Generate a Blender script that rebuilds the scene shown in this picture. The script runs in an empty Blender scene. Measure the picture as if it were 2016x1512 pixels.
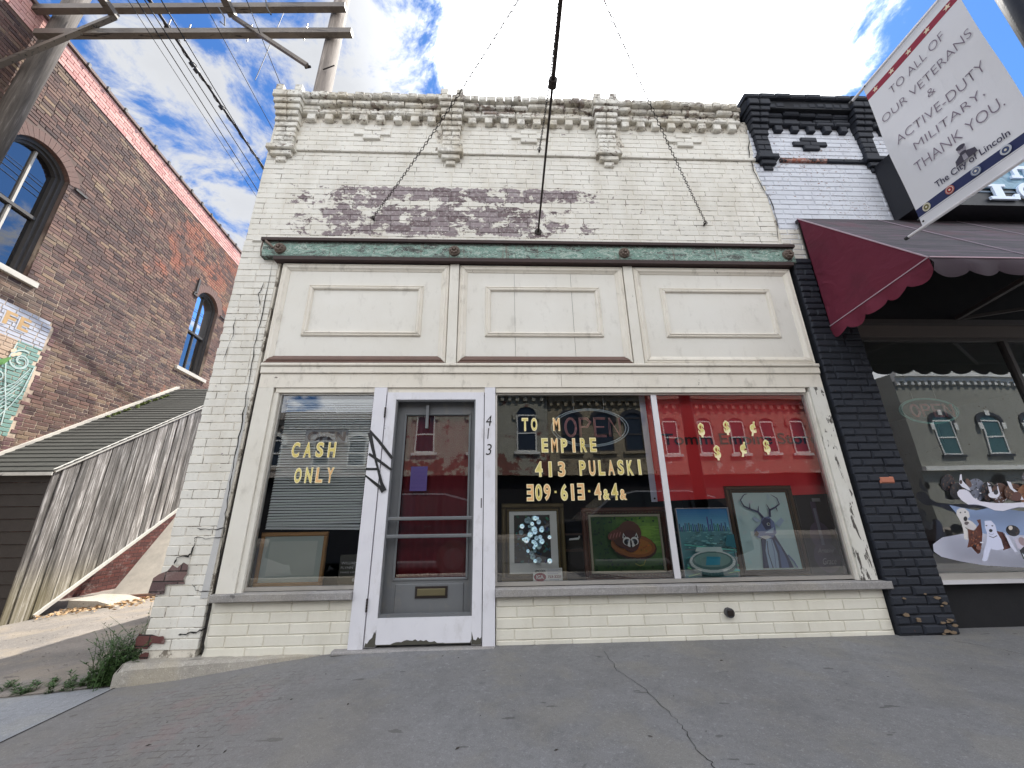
import bpy, math, random
from mathutils import Vector, Matrix
R = math.radians
rnd = random.Random(7)
sc = bpy.context.scene
# ------------------------------------------------------------------ camera
F = 757.0 / 2016.0
pitch, yaw, roll = R(18.57), R(2.36), R(-0.78)
CAM = Vector((0, -3.5, .973))
cp, sp, cy, sy = math.cos(pitch), math.sin(pitch), math.cos(yaw), math.sin(yaw)
fw = Vector((sy*cp, cy*cp, sp)); rt0 = Vector((cy, -sy, 0)); up0 = rt0.cross(fw)
cr, sr = math.cos(roll), math.sin(roll)
RT = rt0*cr + up0*sr; UP = -rt0*sr + up0*cr
cam_d = bpy.data.cameras.new('camera'); cam = bpy.data.objects.new('camera', cam_d)
sc.collection.objects.link(cam); sc.camera = cam
m = Matrix((RT, UP, -fw)).transposed().to_4x4(); m.translation = CAM
cam.matrix_world = m
cam_d.sensor_width = 36; cam_d.lens = 36*F; cam_d.clip_start = .05; cam_d.clip_end = 3000
# ------------------------------------------------------------------ sun, sky, exposure
SUN_EL, SUN_AZ = 57.0, 34.0
SUNV = Vector((math.sin(R(SUN_AZ))*math.cos(R(SUN_EL)), math.cos(R(SUN_AZ))*math.cos(R(SUN_EL)), math.sin(R(SUN_EL))))
sl = bpy.data.lights.new('sun', 'SUN'); sl.energy = 2.9; sl.angle = R(.5); sl.color = (1, .95, .87)
so = bpy.data.objects.new('sun', sl); sc.collection.objects.link(so)
so.rotation_euler = (-SUNV).to_track_quat('-Z', 'Y').to_euler()
sc.view_settings.view_transform = 'Standard'; sc.view_settings.look = 'None'
sc.view_settings.exposure = 1.50; sc.view_settings.gamma = 1; sc.view_settings.use_curve_mapping = False

class G:
    """small node-tree builder"""
    def __init__(s, nt): s.t = nt; nt.nodes.clear()
    def n(s, typ, **kw):
        nd = s.t.nodes.new('ShaderNode'+typ)
        for k, v in kw.items():
            if k.startswith('_'): setattr(nd, k[1:], v); continue
            k2 = k.replace('__', ' ')
            s.set(nd.inputs[int(k2[1:])] if k2[0] == 'i' and k2[1:].isdigit() else nd.inputs[k2], v)
        return nd
    def set(s, sock, v):
        if isinstance(v, bpy.types.NodeSocket): s.t.links.new(v, sock)
        elif isinstance(v, bpy.types.Node): s.t.links.new(v.outputs[0], sock)
        else:
            if hasattr(sock.default_value, '__len__') and not hasattr(v, '__len__'): v = [v]*len(sock.default_value)
            if hasattr(v, '__len__') and len(v) == 3 and len(sock.default_value) == 4: v = (*v, 1)
            sock.default_value = v
    def m(s, op, a, b=0.0, c=None, clamp=False):
        nd = s.t.nodes.new('ShaderNodeMath'); nd.operation = op; nd.use_clamp = clamp
        s.set(nd.inputs[0], a); s.set(nd.inputs[1], b)
        if c is not None: s.set(nd.inputs[2], c)
        return nd.outputs[0]
    def vm(s, op, a, b=(0, 0, 0)):
        nd = s.t.nodes.new('ShaderNodeVectorMath'); nd.operation = op
        s.set(nd.inputs[0], a); s.set(nd.inputs[1], b)
        return nd.outputs['Value' if op in ('DOT_PRODUCT', 'LENGTH') else 'Vector']
    def mix(s, f, a, b, blend='MIX'):
        nd = s.t.nodes.new('ShaderNodeMix'); nd.data_type = 'RGBA'; nd.blend_type = blend
        s.set(nd.inputs[0], f); s.set(nd.inputs[6], a); s.set(nd.inputs[7], b)
        return nd.outputs[2]
    def ss(s, x, a, b, lo=0., hi=1.):
        nd = s.t.nodes.new('ShaderNodeMapRange'); nd.interpolation_type = 'SMOOTHSTEP'
        s.set(nd.inputs[0], x)
        nd.inputs[1].default_value = a; nd.inputs[2].default_value = b; nd.inputs[3].default_value = lo; nd.inputs[4].default_value = hi
        return nd.outputs[0]
    def noise(s, vec, scale, detail=4, rough=.55, dist=0.):
        return s.n('TexNoise', Vector=vec, Scale=scale, Detail=detail, Roughness=rough, Distortion=dist).outputs[0]
    def ramp(s, f, stops):
        nd = s.t.nodes.new('ShaderNodeValToRGB'); s.set(nd.inputs[0], f)
        e = nd.color_ramp.elements
        while len(e) < len(stops): e.new(.5)
        for el, (p, c) in zip(e, stops): el.position = p; el.color = (*c, 1)
        return nd.outputs[0]

w = bpy.data.worlds.new('World'); sc.world = w; w.use_nodes = True
g = G(w.node_tree)
sky = g.n('TexSky', _sky_type='NISHITA', _sun_disc=False, _sun_elevation=R(SUN_EL), _sun_rotation=R(SUN_AZ), _altitude=200.0, _air_density=1.0, _dust_density=.3, _ozone_density=2.0)
D = g.vm('NORMALIZE', g.n('TexCoord').outputs['Generated'])
sep = g.n('SeparateXYZ', Vector=D)
den = g.m('ADD', g.m('MAXIMUM', sep.outputs[2], 0), .18)
uv = g.n('CombineXYZ', X=g.m('DIVIDE', sep.outputs[0], den), Y=g.m('DIVIDE', sep.outputs[1], den), Z=0.0).outputs[0]
n1 = g.noise(g.vm('ADD', uv, (6.1, 1.2, 0)), 6.0, 12, .66, .35)
n2 = g.noise(g.vm('ADD', uv, (9.4, 2.2, 0)), 1.3, 4, .5, .3)
cov = g.m('ADD', g.m('MULTIPLY', n1, .62), g.m('MULTIPLY', n2, .42))
big = g.ss(g.m('ADD', g.vm('DOT_PRODUCT', D, Vector((.255, .47, .845)).normalized()), g.m('MULTIPLY', g.m('SUBTRACT', n1, .5), .10)), .918, .942)
clear = g.ss(g.vm('DOT_PRODUCT', D, Vector((.78, .33, .52)).normalized()), .93, .985)
cov = g.m('SUBTRACT', cov, g.m('MULTIPLY', clear, .22))
soft = g.ss(g.m('ADD', cov, g.ss(sep.outputs[1], .2, -.3, 0, .08)), .485, .60)
mask = g.m('MAXIMUM', soft, big)
glow = g.ss(g.vm('DOT_PRODUCT', D, SUNV), .80, .99)
shade = g.ss(g.m('ADD', g.m('MULTIPLY', n2, .6), g.m('MULTIPLY', n1, .4)), .36, .64, 1.0, .74)
away = g.ss(sep.outputs[1], .25, -.55, 1.0, 3.0)  # clouds behind the camera brightened as fill for the shaded front
lum = g.m('MULTIPLY', g.m('ADD', g.m('MULTIPLY', glow, 4.0), 2.55), shade)
lum = g.m('MULTIPLY', lum, away)
lum = g.m('ADD', lum, g.m('MULTIPLY', big, 5.0))
ccol = g.vm('MULTIPLY', (.98, .99, 1.0), g.n('CombineXYZ', X=lum, Y=lum, Z=lum).outputs[0])
skyc = g.vm('MULTIPLY', sky.outputs[0], (.20, .34, .50))
col = g.mix(g.m('MULTIPLY', mask, .93), skyc, ccol)
bg = g.n('Background', Color=col, Strength=.15)
g.t.links.new(bg.outputs[0], g.n('OutputWorld').inputs[0])

# ------------------------------------------------------------------ measuring helpers (photo pixel -> point on a real plane)
def ray(u, v): return fw + RT*((u-1008)/757) + UP*((756-v)/757)
def PY(u, v, Y): d = ray(u, v); p = CAM + d*((Y+3.5)/d.y); return p
def PXp(u, v, X): d = ray(u, v); return CAM + d*(X/d.x)
def lin(*c): return tuple(((x/255)/12.92 if x/255 <= .04045 else ((x/255+.055)/1.055)**2.4) for x in c)

# ------------------------------------------------------------------ objects
col_ = sc.collection
def tag(o, label=None, cat=None, group=None, kind=None):
    if label: o['label'] = label
    if cat: o['category'] = cat
    if group: o['group'] = group
    if kind: o['kind'] = kind
    return o
LOCAL = set()
def thing(name, loc, label, cat, group=None, rz=0):
    o = bpy.data.objects.new(name, None); col_.objects.link(o)
    o.empty_display_size = .1
    o.location = loc; o.rotation_euler = (0, 0, rz); tag(o, label, cat, group)
    if rz: LOCAL.add(o.name)
    return o
def adopt(o, parent):
    if parent is None: return
    o.parent = parent
    if parent.name in LOCAL: LOCAL.add(o.name)
    else: o.matrix_parent_inverse = parent.matrix_basis.inverted()
def link(name, me, mat, parent=None, smooth=False):
    o = bpy.data.objects.new(name, me); col_.objects.link(o)
    if mat and not me.materials: me.materials.append(mat)
    if smooth: me.polygons.foreach_set('use_smooth', [True]*len(me.polygons))
    adopt(o, parent)
    return o
class MB:
    def __init__(s): s.v = []; s.f = []
    def add(s, vs, fs): b = len(s.v); s.v += [tuple(p) for p in vs]; s.f += [tuple(b+i for i in f) for f in fs]; return s
    def box(s, x0, x1, y0, y1, z0, z1, c=0):
        if x0 > x1: x0, x1 = x1, x0
        if y0 > y1: y0, y1 = y1, y0
        if z0 > z1: z0, z1 = z1, z0
        if c <= 0:
            v = [(x, y, z) for x in (x0, x1) for y in (y0, y1) for z in (z0, z1)]
            return s.add(v, [(0, 1, 3, 2), (4, 6, 7, 5), (0, 4, 5, 1), (2, 3, 7, 6), (0, 2, 6, 4), (1, 5, 7, 3)])
        # chamfer towards -Y
        fr = [(x0+c, y0, z0+c), (x1-c, y0, z0+c), (x1-c, y0, z1-c), (x0+c, y0, z1-c)]
        md = [(x0, y0+c, z0), (x1, y0+c, z0), (x1, y0+c, z1), (x0, y0+c, z1)]
        bk = [(x0, y1, z0), (x1, y1, z0), (x1, y1, z1), (x0, y1, z1)]
        fs = [(0, 1, 2, 3)]
        for a in (0, 4):
            for i in range(4): j = (i+1) % 4; fs.append((a+i, a+4+i, a+4+j, a+j))
        fs.append((11, 10, 9, 8))
        return s.add(fr+md+bk, fs)
    def prism(s, pts, y0, y1):
        """polygon (x,z) counter-clockwise seen from -Y, extruded y0..y1"""
        n = len(pts)
        ar = sum(pts[i][0]*pts[(i+1) % n][1]-pts[(i+1) % n][0]*pts[i][1] for i in range(n))
        if ar < 0: pts = pts[::-1]
        return s.add([(x, y0, z) for x, z in pts]+[(x, y1, z) for x, z in pts],
                     [tuple(range(n)), tuple(range(2*n-1, n-1, -1))]+[(i, i+n, (i+1) % n+n, (i+1) % n) for i in range(n)])
    def tube(s, p0, p1, r0, r1=None, n=10, cap=True):
        r1 = r0 if r1 is None else r1
        p0, p1 = Vector(p0), Vector(p1); d = (p1-p0).normalized()
        a = d.cross(Vector((0, 0, 1)) if abs(d.z) < .9 else Vector((1, 0, 0))).normalized(); b = d.cross(a)
        v = []
        for p, r in ((p0, r0), (p1, r1)):
            for i in range(n):
                t = 2*math.pi*i/n; v.append(p+a*(math.cos(t)*r)+b*(math.sin(t)*r))
        f = [(i, (i+1) % n, n+(i+1) % n, n+i) for i in range(n)]
        if cap: f += [tuple(range(n-1, -1, -1)), tuple(range(n, 2*n))]
        return s.add(v, f)
    def path(s, pts, r, n=8, closed=False):
        pts = [Vector(p) for p in pts]; N_ = len(pts); v = []; f = []
        for i, p in enumerate(pts):
            q0 = pts[(i-1) % N_] if (closed or i > 0) else p; q1 = pts[(i+1) % N_] if (closed or i < N_-1) else p
            d = (q1-q0).normalized()
            ref = Vector((0, 1, 0)) if abs(d.y) < .9 else Vector((0, 0, 1))
            a = d.cross(ref).normalized(); b = d.cross(a)
            rr = r[i] if hasattr(r, '__len__') else r
            for k in range(n): t = 2*math.pi*k/n; v.append(p+a*(math.cos(t)*rr)+b*(math.sin(t)*rr))
        for i in range(N_ if closed else N_-1):
            for k in range(n): j = (i+1) % N_; f.append((i*n+k, i*n+(k+1) % n, j*n+(k+1) % n, j*n+k))
        if not closed: f += [tuple(range(n-1, -1, -1)), tuple((N_-1)*n+k for k in range(n))]
        return s.add(v, f)
    def obox(s, p0, p1, w_, h_, upv=(0, 0, 1)):
        """bar from p0 to p1, width w_ (sideways) height h_ (along up)"""
        p0, p1, u = Vector(p0), Vector(p1), Vector(upv); d = (p1-p0).normalized(); sd = d.cross(u).normalized(); u = sd.cross(d)
        v = [p+sd*(a*w_/2)+u*(b*h_/2) for p in (p0, p1) for a, b in ((-1, -1), (1, -1), (1, 1), (-1, 1))]
        return s.add(v, [(3, 2, 1, 0), (4, 5, 6, 7), (0, 1, 5, 4), (1, 2, 6, 5), (2, 3, 7, 6), (3, 0, 4, 7)])
    def mesh(s, name='m'):
        me = bpy.data.meshes.new(name); me.from_pydata(s.v, [], s.f); me.update(); return me
    def build(s, name, mat, parent=None, smooth=False): return link(name, s.mesh(name), mat, parent, smooth)
def bx(name, mat, parent, *a, c=0): return MB().box(*a, c=c).build(name, mat, parent)
def fixnormals(me):
    import bmesh
    b = bmesh.new(); b.from_mesh(me); bmesh.ops.recalc_face_normals(b, faces=b.faces); b.to_mesh(me); b.free()

# ------------------------------------------------------------------ materials
MATS = {}
def mat(name):
    if name in MATS: return MATS[name], None
    m_ = bpy.data.materials.new(name); m_.use_nodes = True; MATS[name] = m_
    return m_, G(m_.node_tree)
def finish(g, col, rough=.7, bump=None, bstr=.3, bdist=.01, metal=0., **kw):
    b = g.n('BsdfPrincipled', Base__Color=col, Roughness=rough, Metallic=metal)
    for k, v in kw.items(): g.set(b.inputs[k.replace('__', ' ')], v)
    if bump is not None:
        bn = g.n('Bump', Height=bump, Strength=bstr, Distance=bdist); g.t.links.new(bn.outputs[0], b.inputs['Normal'])
    g.t.links.new(b.outputs[0], g.n('OutputMaterial').inputs[0])
    return b
def pos(g): return g.n('NewGeometry').outputs['Position']
def plain(name, col, rough=.6, metal=0., var=.12, scale=6., bump=.15, bscale=60.):
    m_, g = mat(name)
    if g is None: return m_
    P = pos(g); n = g.noise(P, scale, 6, .6); k = g.m('ADD', g.m('MULTIPLY', n, 2*var), 1-var)
    c = g.vm('MULTIPLY', col, g.n('CombineXYZ', X=k, Y=k, Z=k).outputs[0])
    finish(g, c, g.m('ADD', g.m('MULTIPLY', n, .2), rough-.1), g.noise(P, bscale, 3), bump, .004, metal)
    return m_
def painted_brick(name, pa, pb, ua, ub, thr=.62, region=None, grime=.25, chips=.70, bs=.55, stretch=1.45, joint=0.):
    m_, g = mat(name)
    if g is None: return m_
    P = pos(g); P2 = g.vm('MULTIPLY', P, (1, 1, stretch))
    sp_ = g.n('SeparateXYZ', Vector=P)
    n1 = g.noise(P2, 4.4, 10, .72, .25)
    val = g.m('ADD', g.m('MULTIPLY', g.m('SUBTRACT', n1, .5), 1.7), .5)
    if region: val = g.m('ADD', val, region(g, sp_))
    nf = g.noise(P2, 16., 6, .6)
    val = g.m('ADD', val, g.m('MULTIPLY', g.m('SUBTRACT', nf, .5), .46))
    mask = g.ss(val, thr, thr+.006)
    chip = g.ss(g.noise(g.vm('MULTIPLY', P, (1, 1, 1.7)), 30., 3, .5), chips, chips+.012)
    mask = g.m('MAXIMUM', mask, g.m('MULTIPLY', chip, g.ss(g.noise(P, 1.7, 2), .42, .55)))
    edge = g.m('MULTIPLY', g.ss(val, thr-.018, thr-.002), g.m('SUBTRACT', 1., mask))
    gr = g.noise(g.vm('MULTIPLY', P, (1, 1, .35)), 3.5, 6, .65)
    paint = g.mix(g.ss(gr, .35, .75), pa, pb)
    paint = g.mix(g.m('MULTIPLY', g.ss(g.noise(P, 42., 5, .7), .56, .75), grime), paint, (.17, .14, .11))
    paint = g.mix(g.m('MULTIPLY', edge, .55), paint, (.30, .24, .16))  # dark rim puts the shade of curled flake edges into the colour
    gi = g.n('NewGeometry').outputs['Random Per Island']; oi = g.n('ObjectInfo').outputs['Random']
    rr = g.m('FRACT', g.m('ADD', gi, oi))
    und = g.mix(rr, ua, ub)
    und = g.mix(g.m('MULTIPLY', g.ss(g.noise(P, 22., 6, .7), .48, .62), .6), und, (.44, .41, .40)); und = g.mix(g.m('MULTIPLY', g.ss(g.noise(P, 60., 4, .7), .58, .66), .7), und, ua)
    if joint: paint = g.mix(g.m('MULTIPLY', g.ss(g.noise(g.vm('MULTIPLY', P, (1, 1, .8)), 9., 5, .7), .50, .60), joint), paint, lin(96, 86, 74))
    rj = g.m('ADD', g.m('MULTIPLY', rr, .08), .95)
    c = g.mix(mask, g.vm('MULTIPLY', paint, g.n('CombineXYZ', X=rj, Y=rj, Z=rj).outputs[0]), und)
    h = g.m('ADD', g.m('MULTIPLY', g.m('SUBTRACT', 1., mask), .6), g.m('MULTIPLY', g.noise(P, 55., 4, .6), .35))
    h = g.m('ADD', h, g.m('MULTIPLY', g.noise(P, 14., 3), .5))
    finish(g, c, .75, h, bs, .006)
    return m_
CREAM = lin(222, 219, 210); CREAM2 = lin(207, 202, 190)
def reg_front(g, s):
    x, z = s.outputs[0], s.outputs[2]
    a = g.m('MULTIPLY', g.ss(z, 3.84, 3.90), g.ss(z, 4.10, 4.45, 1, 0))
    a = g.m('MULTIPLY', a, g.m('MULTIPLY', g.ss(x, -2.3, -1.7), g.ss(x, .3, .9, 1, 0)))
    b = g.m('MULTIPLY', g.ss(z, 4.30, 4.36), g.ss(z, 4.50, 4.56, 1, 0))
    b = g.m('MULTIPLY', b, g.m('MULTIPLY', g.ss(x, -2.1, -1.6), g.ss(x, .8, 1.7, 1, 0)))
    b2 = g.m('MULTIPLY', g.m('MULTIPLY', g.ss(z, 3.8, 3.85), g.ss(z, 4.52, 4.72, 1, 0)), g.m('MULTIPLY', g.ss(x, -2.65, -2.2), g.ss(x, .4, 1.9, 1, .42)))
    c = g.m('ADD', g.m('MULTIPLY', g.ss(z, 5.56, 5.66), .17), g.m('MULTIPLY', g.m('MULTIPLY', g.ss(z, 5.06, 5.12), g.ss(x, -1.0, 0.)), .07))
    # bare corner near the pavement and above the alley
    d = g.m('MULTIPLY', g.m('MULTIPLY', g.ss(x, -2.52, -2.66), g.ss(z, .62, .42, 0, 1)), g.ss(z, .02, .10, .5, 1))
    return g.m('ADD', g.m('ADD', g.m('MULTIPLY', a, .20), g.m('MULTIPLY', b, .19)), g.m('ADD', g.m('ADD', g.m('MULTIPLY', b2, .215), c), g.m('MULTIPLY', d, .15)))
M_FRONT = painted_brick('cream_painted_brick', CREAM, CREAM2, lin(104, 88, 90), lin(148, 136, 138), .84, reg_front, .34, .68)
M_CORN = painted_brick('worn_cornice_paint', CREAM, lin(190, 180, 160), lin(120, 108, 98), lin(146, 130, 118), .84, reg_front, .65, .62, bs=1.3, joint=.35)
M_LOW = painted_brick('cream_painted_norman_brick', lin(222, 218, 205), lin(212, 207, 192), lin(110, 60, 50), lin(140, 90, 80), .95, None, .12, .80)
M_MORT = painted_brick('painted_mortar', lin(216, 210, 198), lin(196, 188, 172), lin(70, 56, 54), lin(60, 50, 50), .83, reg_front, .4, .70, joint=.85)
M_WHITE = painted_brick('white_painted_brick', lin(205, 209, 217), lin(196, 199, 208), lin(120, 84, 74), lin(140, 120, 112), .76, None, .15, .64)
M_WMORT = painted_brick('white_painted_mortar', lin(196, 199, 207), lin(180, 182, 190), lin(110, 90, 84), lin(90, 80, 76), .78, None, .2, .66)
M_BLACK = painted_brick('black_painted_brick', lin(30, 35, 46), lin(24, 28, 38), lin(90, 48, 38), lin(140, 90, 70), .93, None, .02, .74, bs=1.0)
M_BMORT = plain('black_mortar', lin(22, 25, 32), .85)

def left_brick():
    m_, g = mat('old_brown_brick')
    P = pos(g); s = g.n('SeparateXYZ', Vector=P)
    gi = g.n('NewGeometry').outputs['Random Per Island']; oi = g.n('ObjectInfo').outputs['Random']
    rr = g.m('FRACT', g.m('ADD', g.m('MULTIPLY', gi, 7.31), g.m('MULTIPLY', oi, 3.7)))
    base = g.ramp(rr, [(0, lin(66, 50, 50)), (.25, lin(92, 68, 62)), (.5, lin(110, 80, 72)), (.72, lin(128, 98, 84)), (.86, lin(84, 66, 64)), (1, lin(140, 116, 92))])
    y, z = s.outputs[1], s.outputs[2]
    org = g.m('ADD', g.noise(P, .9, 5, .6, .8), g.m('MULTIPLY', g.m('MULTIPLY', g.ss(z, 5.5, 8.6), g.ss(y, 3.0, 6.5)), .20))
    org = g.m('ADD', org, g.m('MULTIPLY', g.m('SUBTRACT', rr, .5), .12))
    base = g.mix(g.m('MULTIPLY', g.ss(org, .62, .74), .6), base, lin(170, 96, 68))
    tan = g.ss(g.m('ADD', g.noise(g.vm('MULTIPLY', g.vm('ADD', P, (4, 3, 1)), (1, .6, 1.6)), 1.3, 5, .6), g.m('MULTIPLY', rr, .1)), .60, .70)
    base = g.mix(g.m('MULTIPLY', tan, .42), base, lin(150, 130, 104))
    drk = g.ss(g.noise(g.vm('MULTIPLY', g.vm('ADD', P, (1, 7, 1)), (1, .7, 1.5)), 1.0, 6, .65), .52, .68)
    base = g.mix(g.m('MULTIPLY', drk, .55), base, lin(58, 50, 52))
    # glazed coping courses at the top
    base = g.mix(g.ss(z, 9.12, 9.13), base, g.mix(rr, lin(196, 140, 134), lin(222, 176, 166)))
    # faded purple edging painted beside the mural
    base = g.mix(g.m('MULTIPLY', g.m('MULTIPLY', g.m('MULTIPLY', g.ss(y, 3.30, 3.34), g.ss(y, 3.44, 3.52, 1, 0)), g.ss(z, 4.44, 4.46, 1, 0)), .7), base, lin(116, 82, 84))
    c = g.mix(g.m('MULTIPLY', g.ss(g.noise(P, 30., 5, .7), .5, .75), .35), base, (.30, .26, .22))
    finish(g, c, .85, g.noise(P, 40., 5, .7), .6, .008)
    return m_
M_LB = left_brick()
def texbrick(name, ca, cb, ax='x', cm=lin(46, 38, 36), off=(0, .02)):
    m_, g = mat(name)
    if g is None: return m_
    P = pos(g); s_ = g.n('SeparateXYZ', Vector=P); v = g.n('CombineXYZ', X=g.m('ADD', s_.outputs[0 if ax == 'x' else 1], off[0]), Y=g.m('ADD', s_.outputs[2], off[1]), Z=0.0).outputs[0]
    t = g.n('TexBrick', Vector=v, Color1=ca, Color2=cb, Mortar=cm, Scale=1.0, Mortar__Size=.006, Mortar__Smooth=.5, Brick__Width=.22, Row__Height=.0735)
    n = g.noise(P, 24., 6, .7); c = g.mix(g.m('MULTIPLY', g.ss(n, .5, .7), .5), t.outputs[0], tuple(x*.5 for x in ca)); c = g.mix(g.m('MULTIPLY', g.ss(g.noise(P, 9., 5, .7), .52, .66), .45), c, lin(150, 136, 130))
    finish(g, c, .85, g.m('ADD', n, g.m('MULTIPLY', g.m('SUBTRACT', 1., t.outputs['Fac']), .8)), .7, .008); return m_
def mural_mat():
    m_, g = mat('mural_paint')
    P = pos(g); s = g.n('SeparateXYZ', Vector=P); y, z = s.outputs[1], s.outputs[2]
    oi = g.m('ADD', g.m('MULTIPLY', g.n('ObjectInfo').outputs['Random'], .12), .92)
    top = lin(186, 189, 200); teal = lin(124, 160, 150); pch = lin(190, 164, 140)
    c = g.mix(g.ss(z, 3.945, 3.95), g.mix(g.ss(y, 2.93, 2.935), pch, teal), top)
    c = g.mix(g.ss(z, 3.55, 3.56), teal, c)
    c = g.mix(g.m('MULTIPLY', g.ss(g.noise(P, 24., 5, .7), .55, .7), .35), c, (.35, .30, .27))
    c = g.vm('MULTIPLY', c, g.n('CombineXYZ', X=oi, Y=oi, Z=oi).outputs[0])
    finish(g, c, .7, g.noise(P, 40., 4, .7), .4, .006)
    return m_
M_MURAL = mural_mat()
def left_mortar():
    m_, g = mat('old_mortar'); P = pos(g); s = g.n('SeparateXYZ', Vector=P)
    low = g.ss(s.outputs[2], 4.6, 6.6, 1, 0)
    c = g.mix(low, lin(112, 94, 86), lin(208, 188, 166))
    c = g.mix(g.ss(g.noise(P, 2.2, 5, .6), .45, .7), c, lin(96, 78, 70))
    finish(g, c, .9, g.noise(P, 60., 4), .5, .005); return m_
M_LM = left_mortar()

def wood_paint(name, ca, cb, bare, peel=.70, grain=(1, 1, 1), dirt=.42):
    m_, g = mat(name)
    if g is None: return m_
    P = pos(g)
    Pg = g.vm('MULTIPLY', P, grain)
    n = g.noise(P, 1.6, 6, .6); c = g.mix(g.ss(n, .3, .7), ca, cb)
    dn = g.noise(g.vm('MULTIPLY', P, (1, 1, .5)), 9., 7, .7)
    c = g.mix(g.m('MULTIPLY', g.ss(dn, .52, .72), dirt), c, (.24, .21, .165))
    val = g.m('ADD', g.noise(Pg, 7., 8, .68, .5), g.m('MULTIPLY', g.m('SUBTRACT', g.noise(P, 1.1, 3), .5), .35))
    mk = g.ss(val, peel, peel+.008)
    c = g.mix(mk, c, g.mix(g.noise(Pg, 30., 5), bare, tuple(x*.55 for x in bare)))
    h = g.m('ADD', g.m('MULTIPLY', g.m('SUBTRACT', 1., mk), .5), g.m('MULTIPLY', g.noise(Pg, 36., 5, .6), .5))
    finish(g, c, .55, h, .35, .004)
    return m_
M_TRIM = wood_paint('cream_wood_paint', lin(224, 218, 206), lin(213, 206, 192), lin(96, 84, 72), .70)
M_TRIMV = wood_paint('cream_wood_paint_vertical', lin(222, 218, 208), lin(212, 207, 195), lin(92, 86, 80), .70, (2.2, 2.2, .45), .3)
M_PANEL = wood_paint('cream_panel_paint', lin(219, 216, 208), lin(213, 209, 199), lin(120, 110, 96), .86, dirt=.24)
M_RJAMB = wood_paint('peeling_white_jamb', lin(214, 212, 205), lin(204, 201, 190), lin(90, 84, 78), .60, (2.0, 2.0, .5), .3)
M_DOORW = wood_paint('lavender_white_door_paint', lin(220, 219, 224), lin(210, 209, 215), lin(60, 58, 56), .71, (1.5, 1.5, .6), .22)
M_DOORG = wood_paint('grey_door_paint', lin(104, 106, 108), lin(92, 94, 98), lin(150, 148, 142), .74, (1.5, 1.5, .6), .3)
M_BROWN = plain('bare_brown_wood', lin(104, 80, 70), .6, var=.3, scale=14)
M_ALU = plain('aluminium', lin(190, 186, 180), .35, .7, .12)
M_STEELW = plain('white_bar', lin(214, 212, 216), .4, .2, .06)
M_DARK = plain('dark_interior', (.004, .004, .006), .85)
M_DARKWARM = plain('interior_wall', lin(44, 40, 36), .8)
M_IRON = plain('rusty_iron', lin(44, 36, 33), .6, .4, .3, 20)
M_ROSE = plain('weathered_rosette_iron', lin(112, 98, 88), .7, .2, .35, 30, .5)
def beam_mat():
    m_, g = mat('verdigris_peeling_beam'); P = pos(g)
    Ps = g.vm('MULTIPLY', P, (1, 1, 2.6))
    a = g.noise(Ps, 5., 8, .7, 1.2)
    c = g.ramp(a, [(.32, lin(42, 34, 34)), (.43, lin(92, 104, 98)), (.47, lin(128, 158, 146)), (.53, lin(96, 130, 118)), (.57, lin(164, 182, 172)), (.64, lin(132, 150, 140)), (.75, lin(60, 52, 50))])
    b = g.noise(g.vm('MULTIPLY', P, (3.2, 1, 9)), 7., 5, .7, 2.)
    c = g.mix(g.ss(b, .565, .60), c, lin(190, 198, 188))
    c = g.mix(g.m('MULTIPLY', g.ss(g.noise(g.vm('MULTIPLY', P, (9, 1, .6)), 1.2, 4, .6), .60, .68), .7), c, lin(104, 76, 66))
    c = g.mix(g.ss(g.noise(Ps, 18., 6, .7), .60, .64), c, lin(48, 44, 44))
    z = g.n('SeparateXYZ', Vector=P).outputs[2]
    c = g.mix(g.m('MULTIPLY', g.m('ADD', g.ss(z, 3.56, 3.525), g.ss(z, 3.67, 3.70)), g.ss(b, .3, .6)), c, lin(52, 42, 40))
    finish(g, c, .75, g.m('ADD', a, g.m('MULTIPLY', b, .6)), .7, .01); return m_
M_BEAM = beam_mat()
M_LIP = plain('dark_stained_beam_lip', lin(62, 48, 46), .8, 0, .5, 18, .5)
def glass_mat(name='window_glass', tint=(.93, .96, .95), k=1.0):
    m_, g = mat(name)
    if g is None: return m_
    fr = g.n('Fresnel', IOR=1.52)
    f2 = g.m('MULTIPLY', fr.outputs[0], 2.0*k, clamp=True)
    tr = g.n('BsdfTransparent', Color=tint); gl = g.n('BsdfGlossy', Color=(.97, .98, 1.), Roughness=0.0)
    wob = g.noise(pos(g), 1.1, 2, .4); bn = g.n('Bump', Height=wob, Strength=.08, Distance=.02)
    g.t.links.new(bn.outputs[0], gl.inputs['Normal'])
    mx = g.n('MixShader', Fac=f2); g.t.links.new(tr.outputs[0], mx.inputs[1]); g.t.links.new(gl.outputs[0], mx.inputs[2])
    g.t.links.new(mx.outputs[0], g.n('OutputMaterial').inputs[0]); return m_
M_GLASS = glass_mat(k=1.35)
M_GLASS2 = glass_mat('shop_glass', (.85, .9, .9), 1.5)
M_DGLASS = glass_mat('upstairs_glass', (.3, .34, .38), 2.0); M_OPENS = glass_mat('open_sash_dark', (.2, .2, .22), .12)  # second one: dark sheet standing in for the unlit open upper sash
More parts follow.
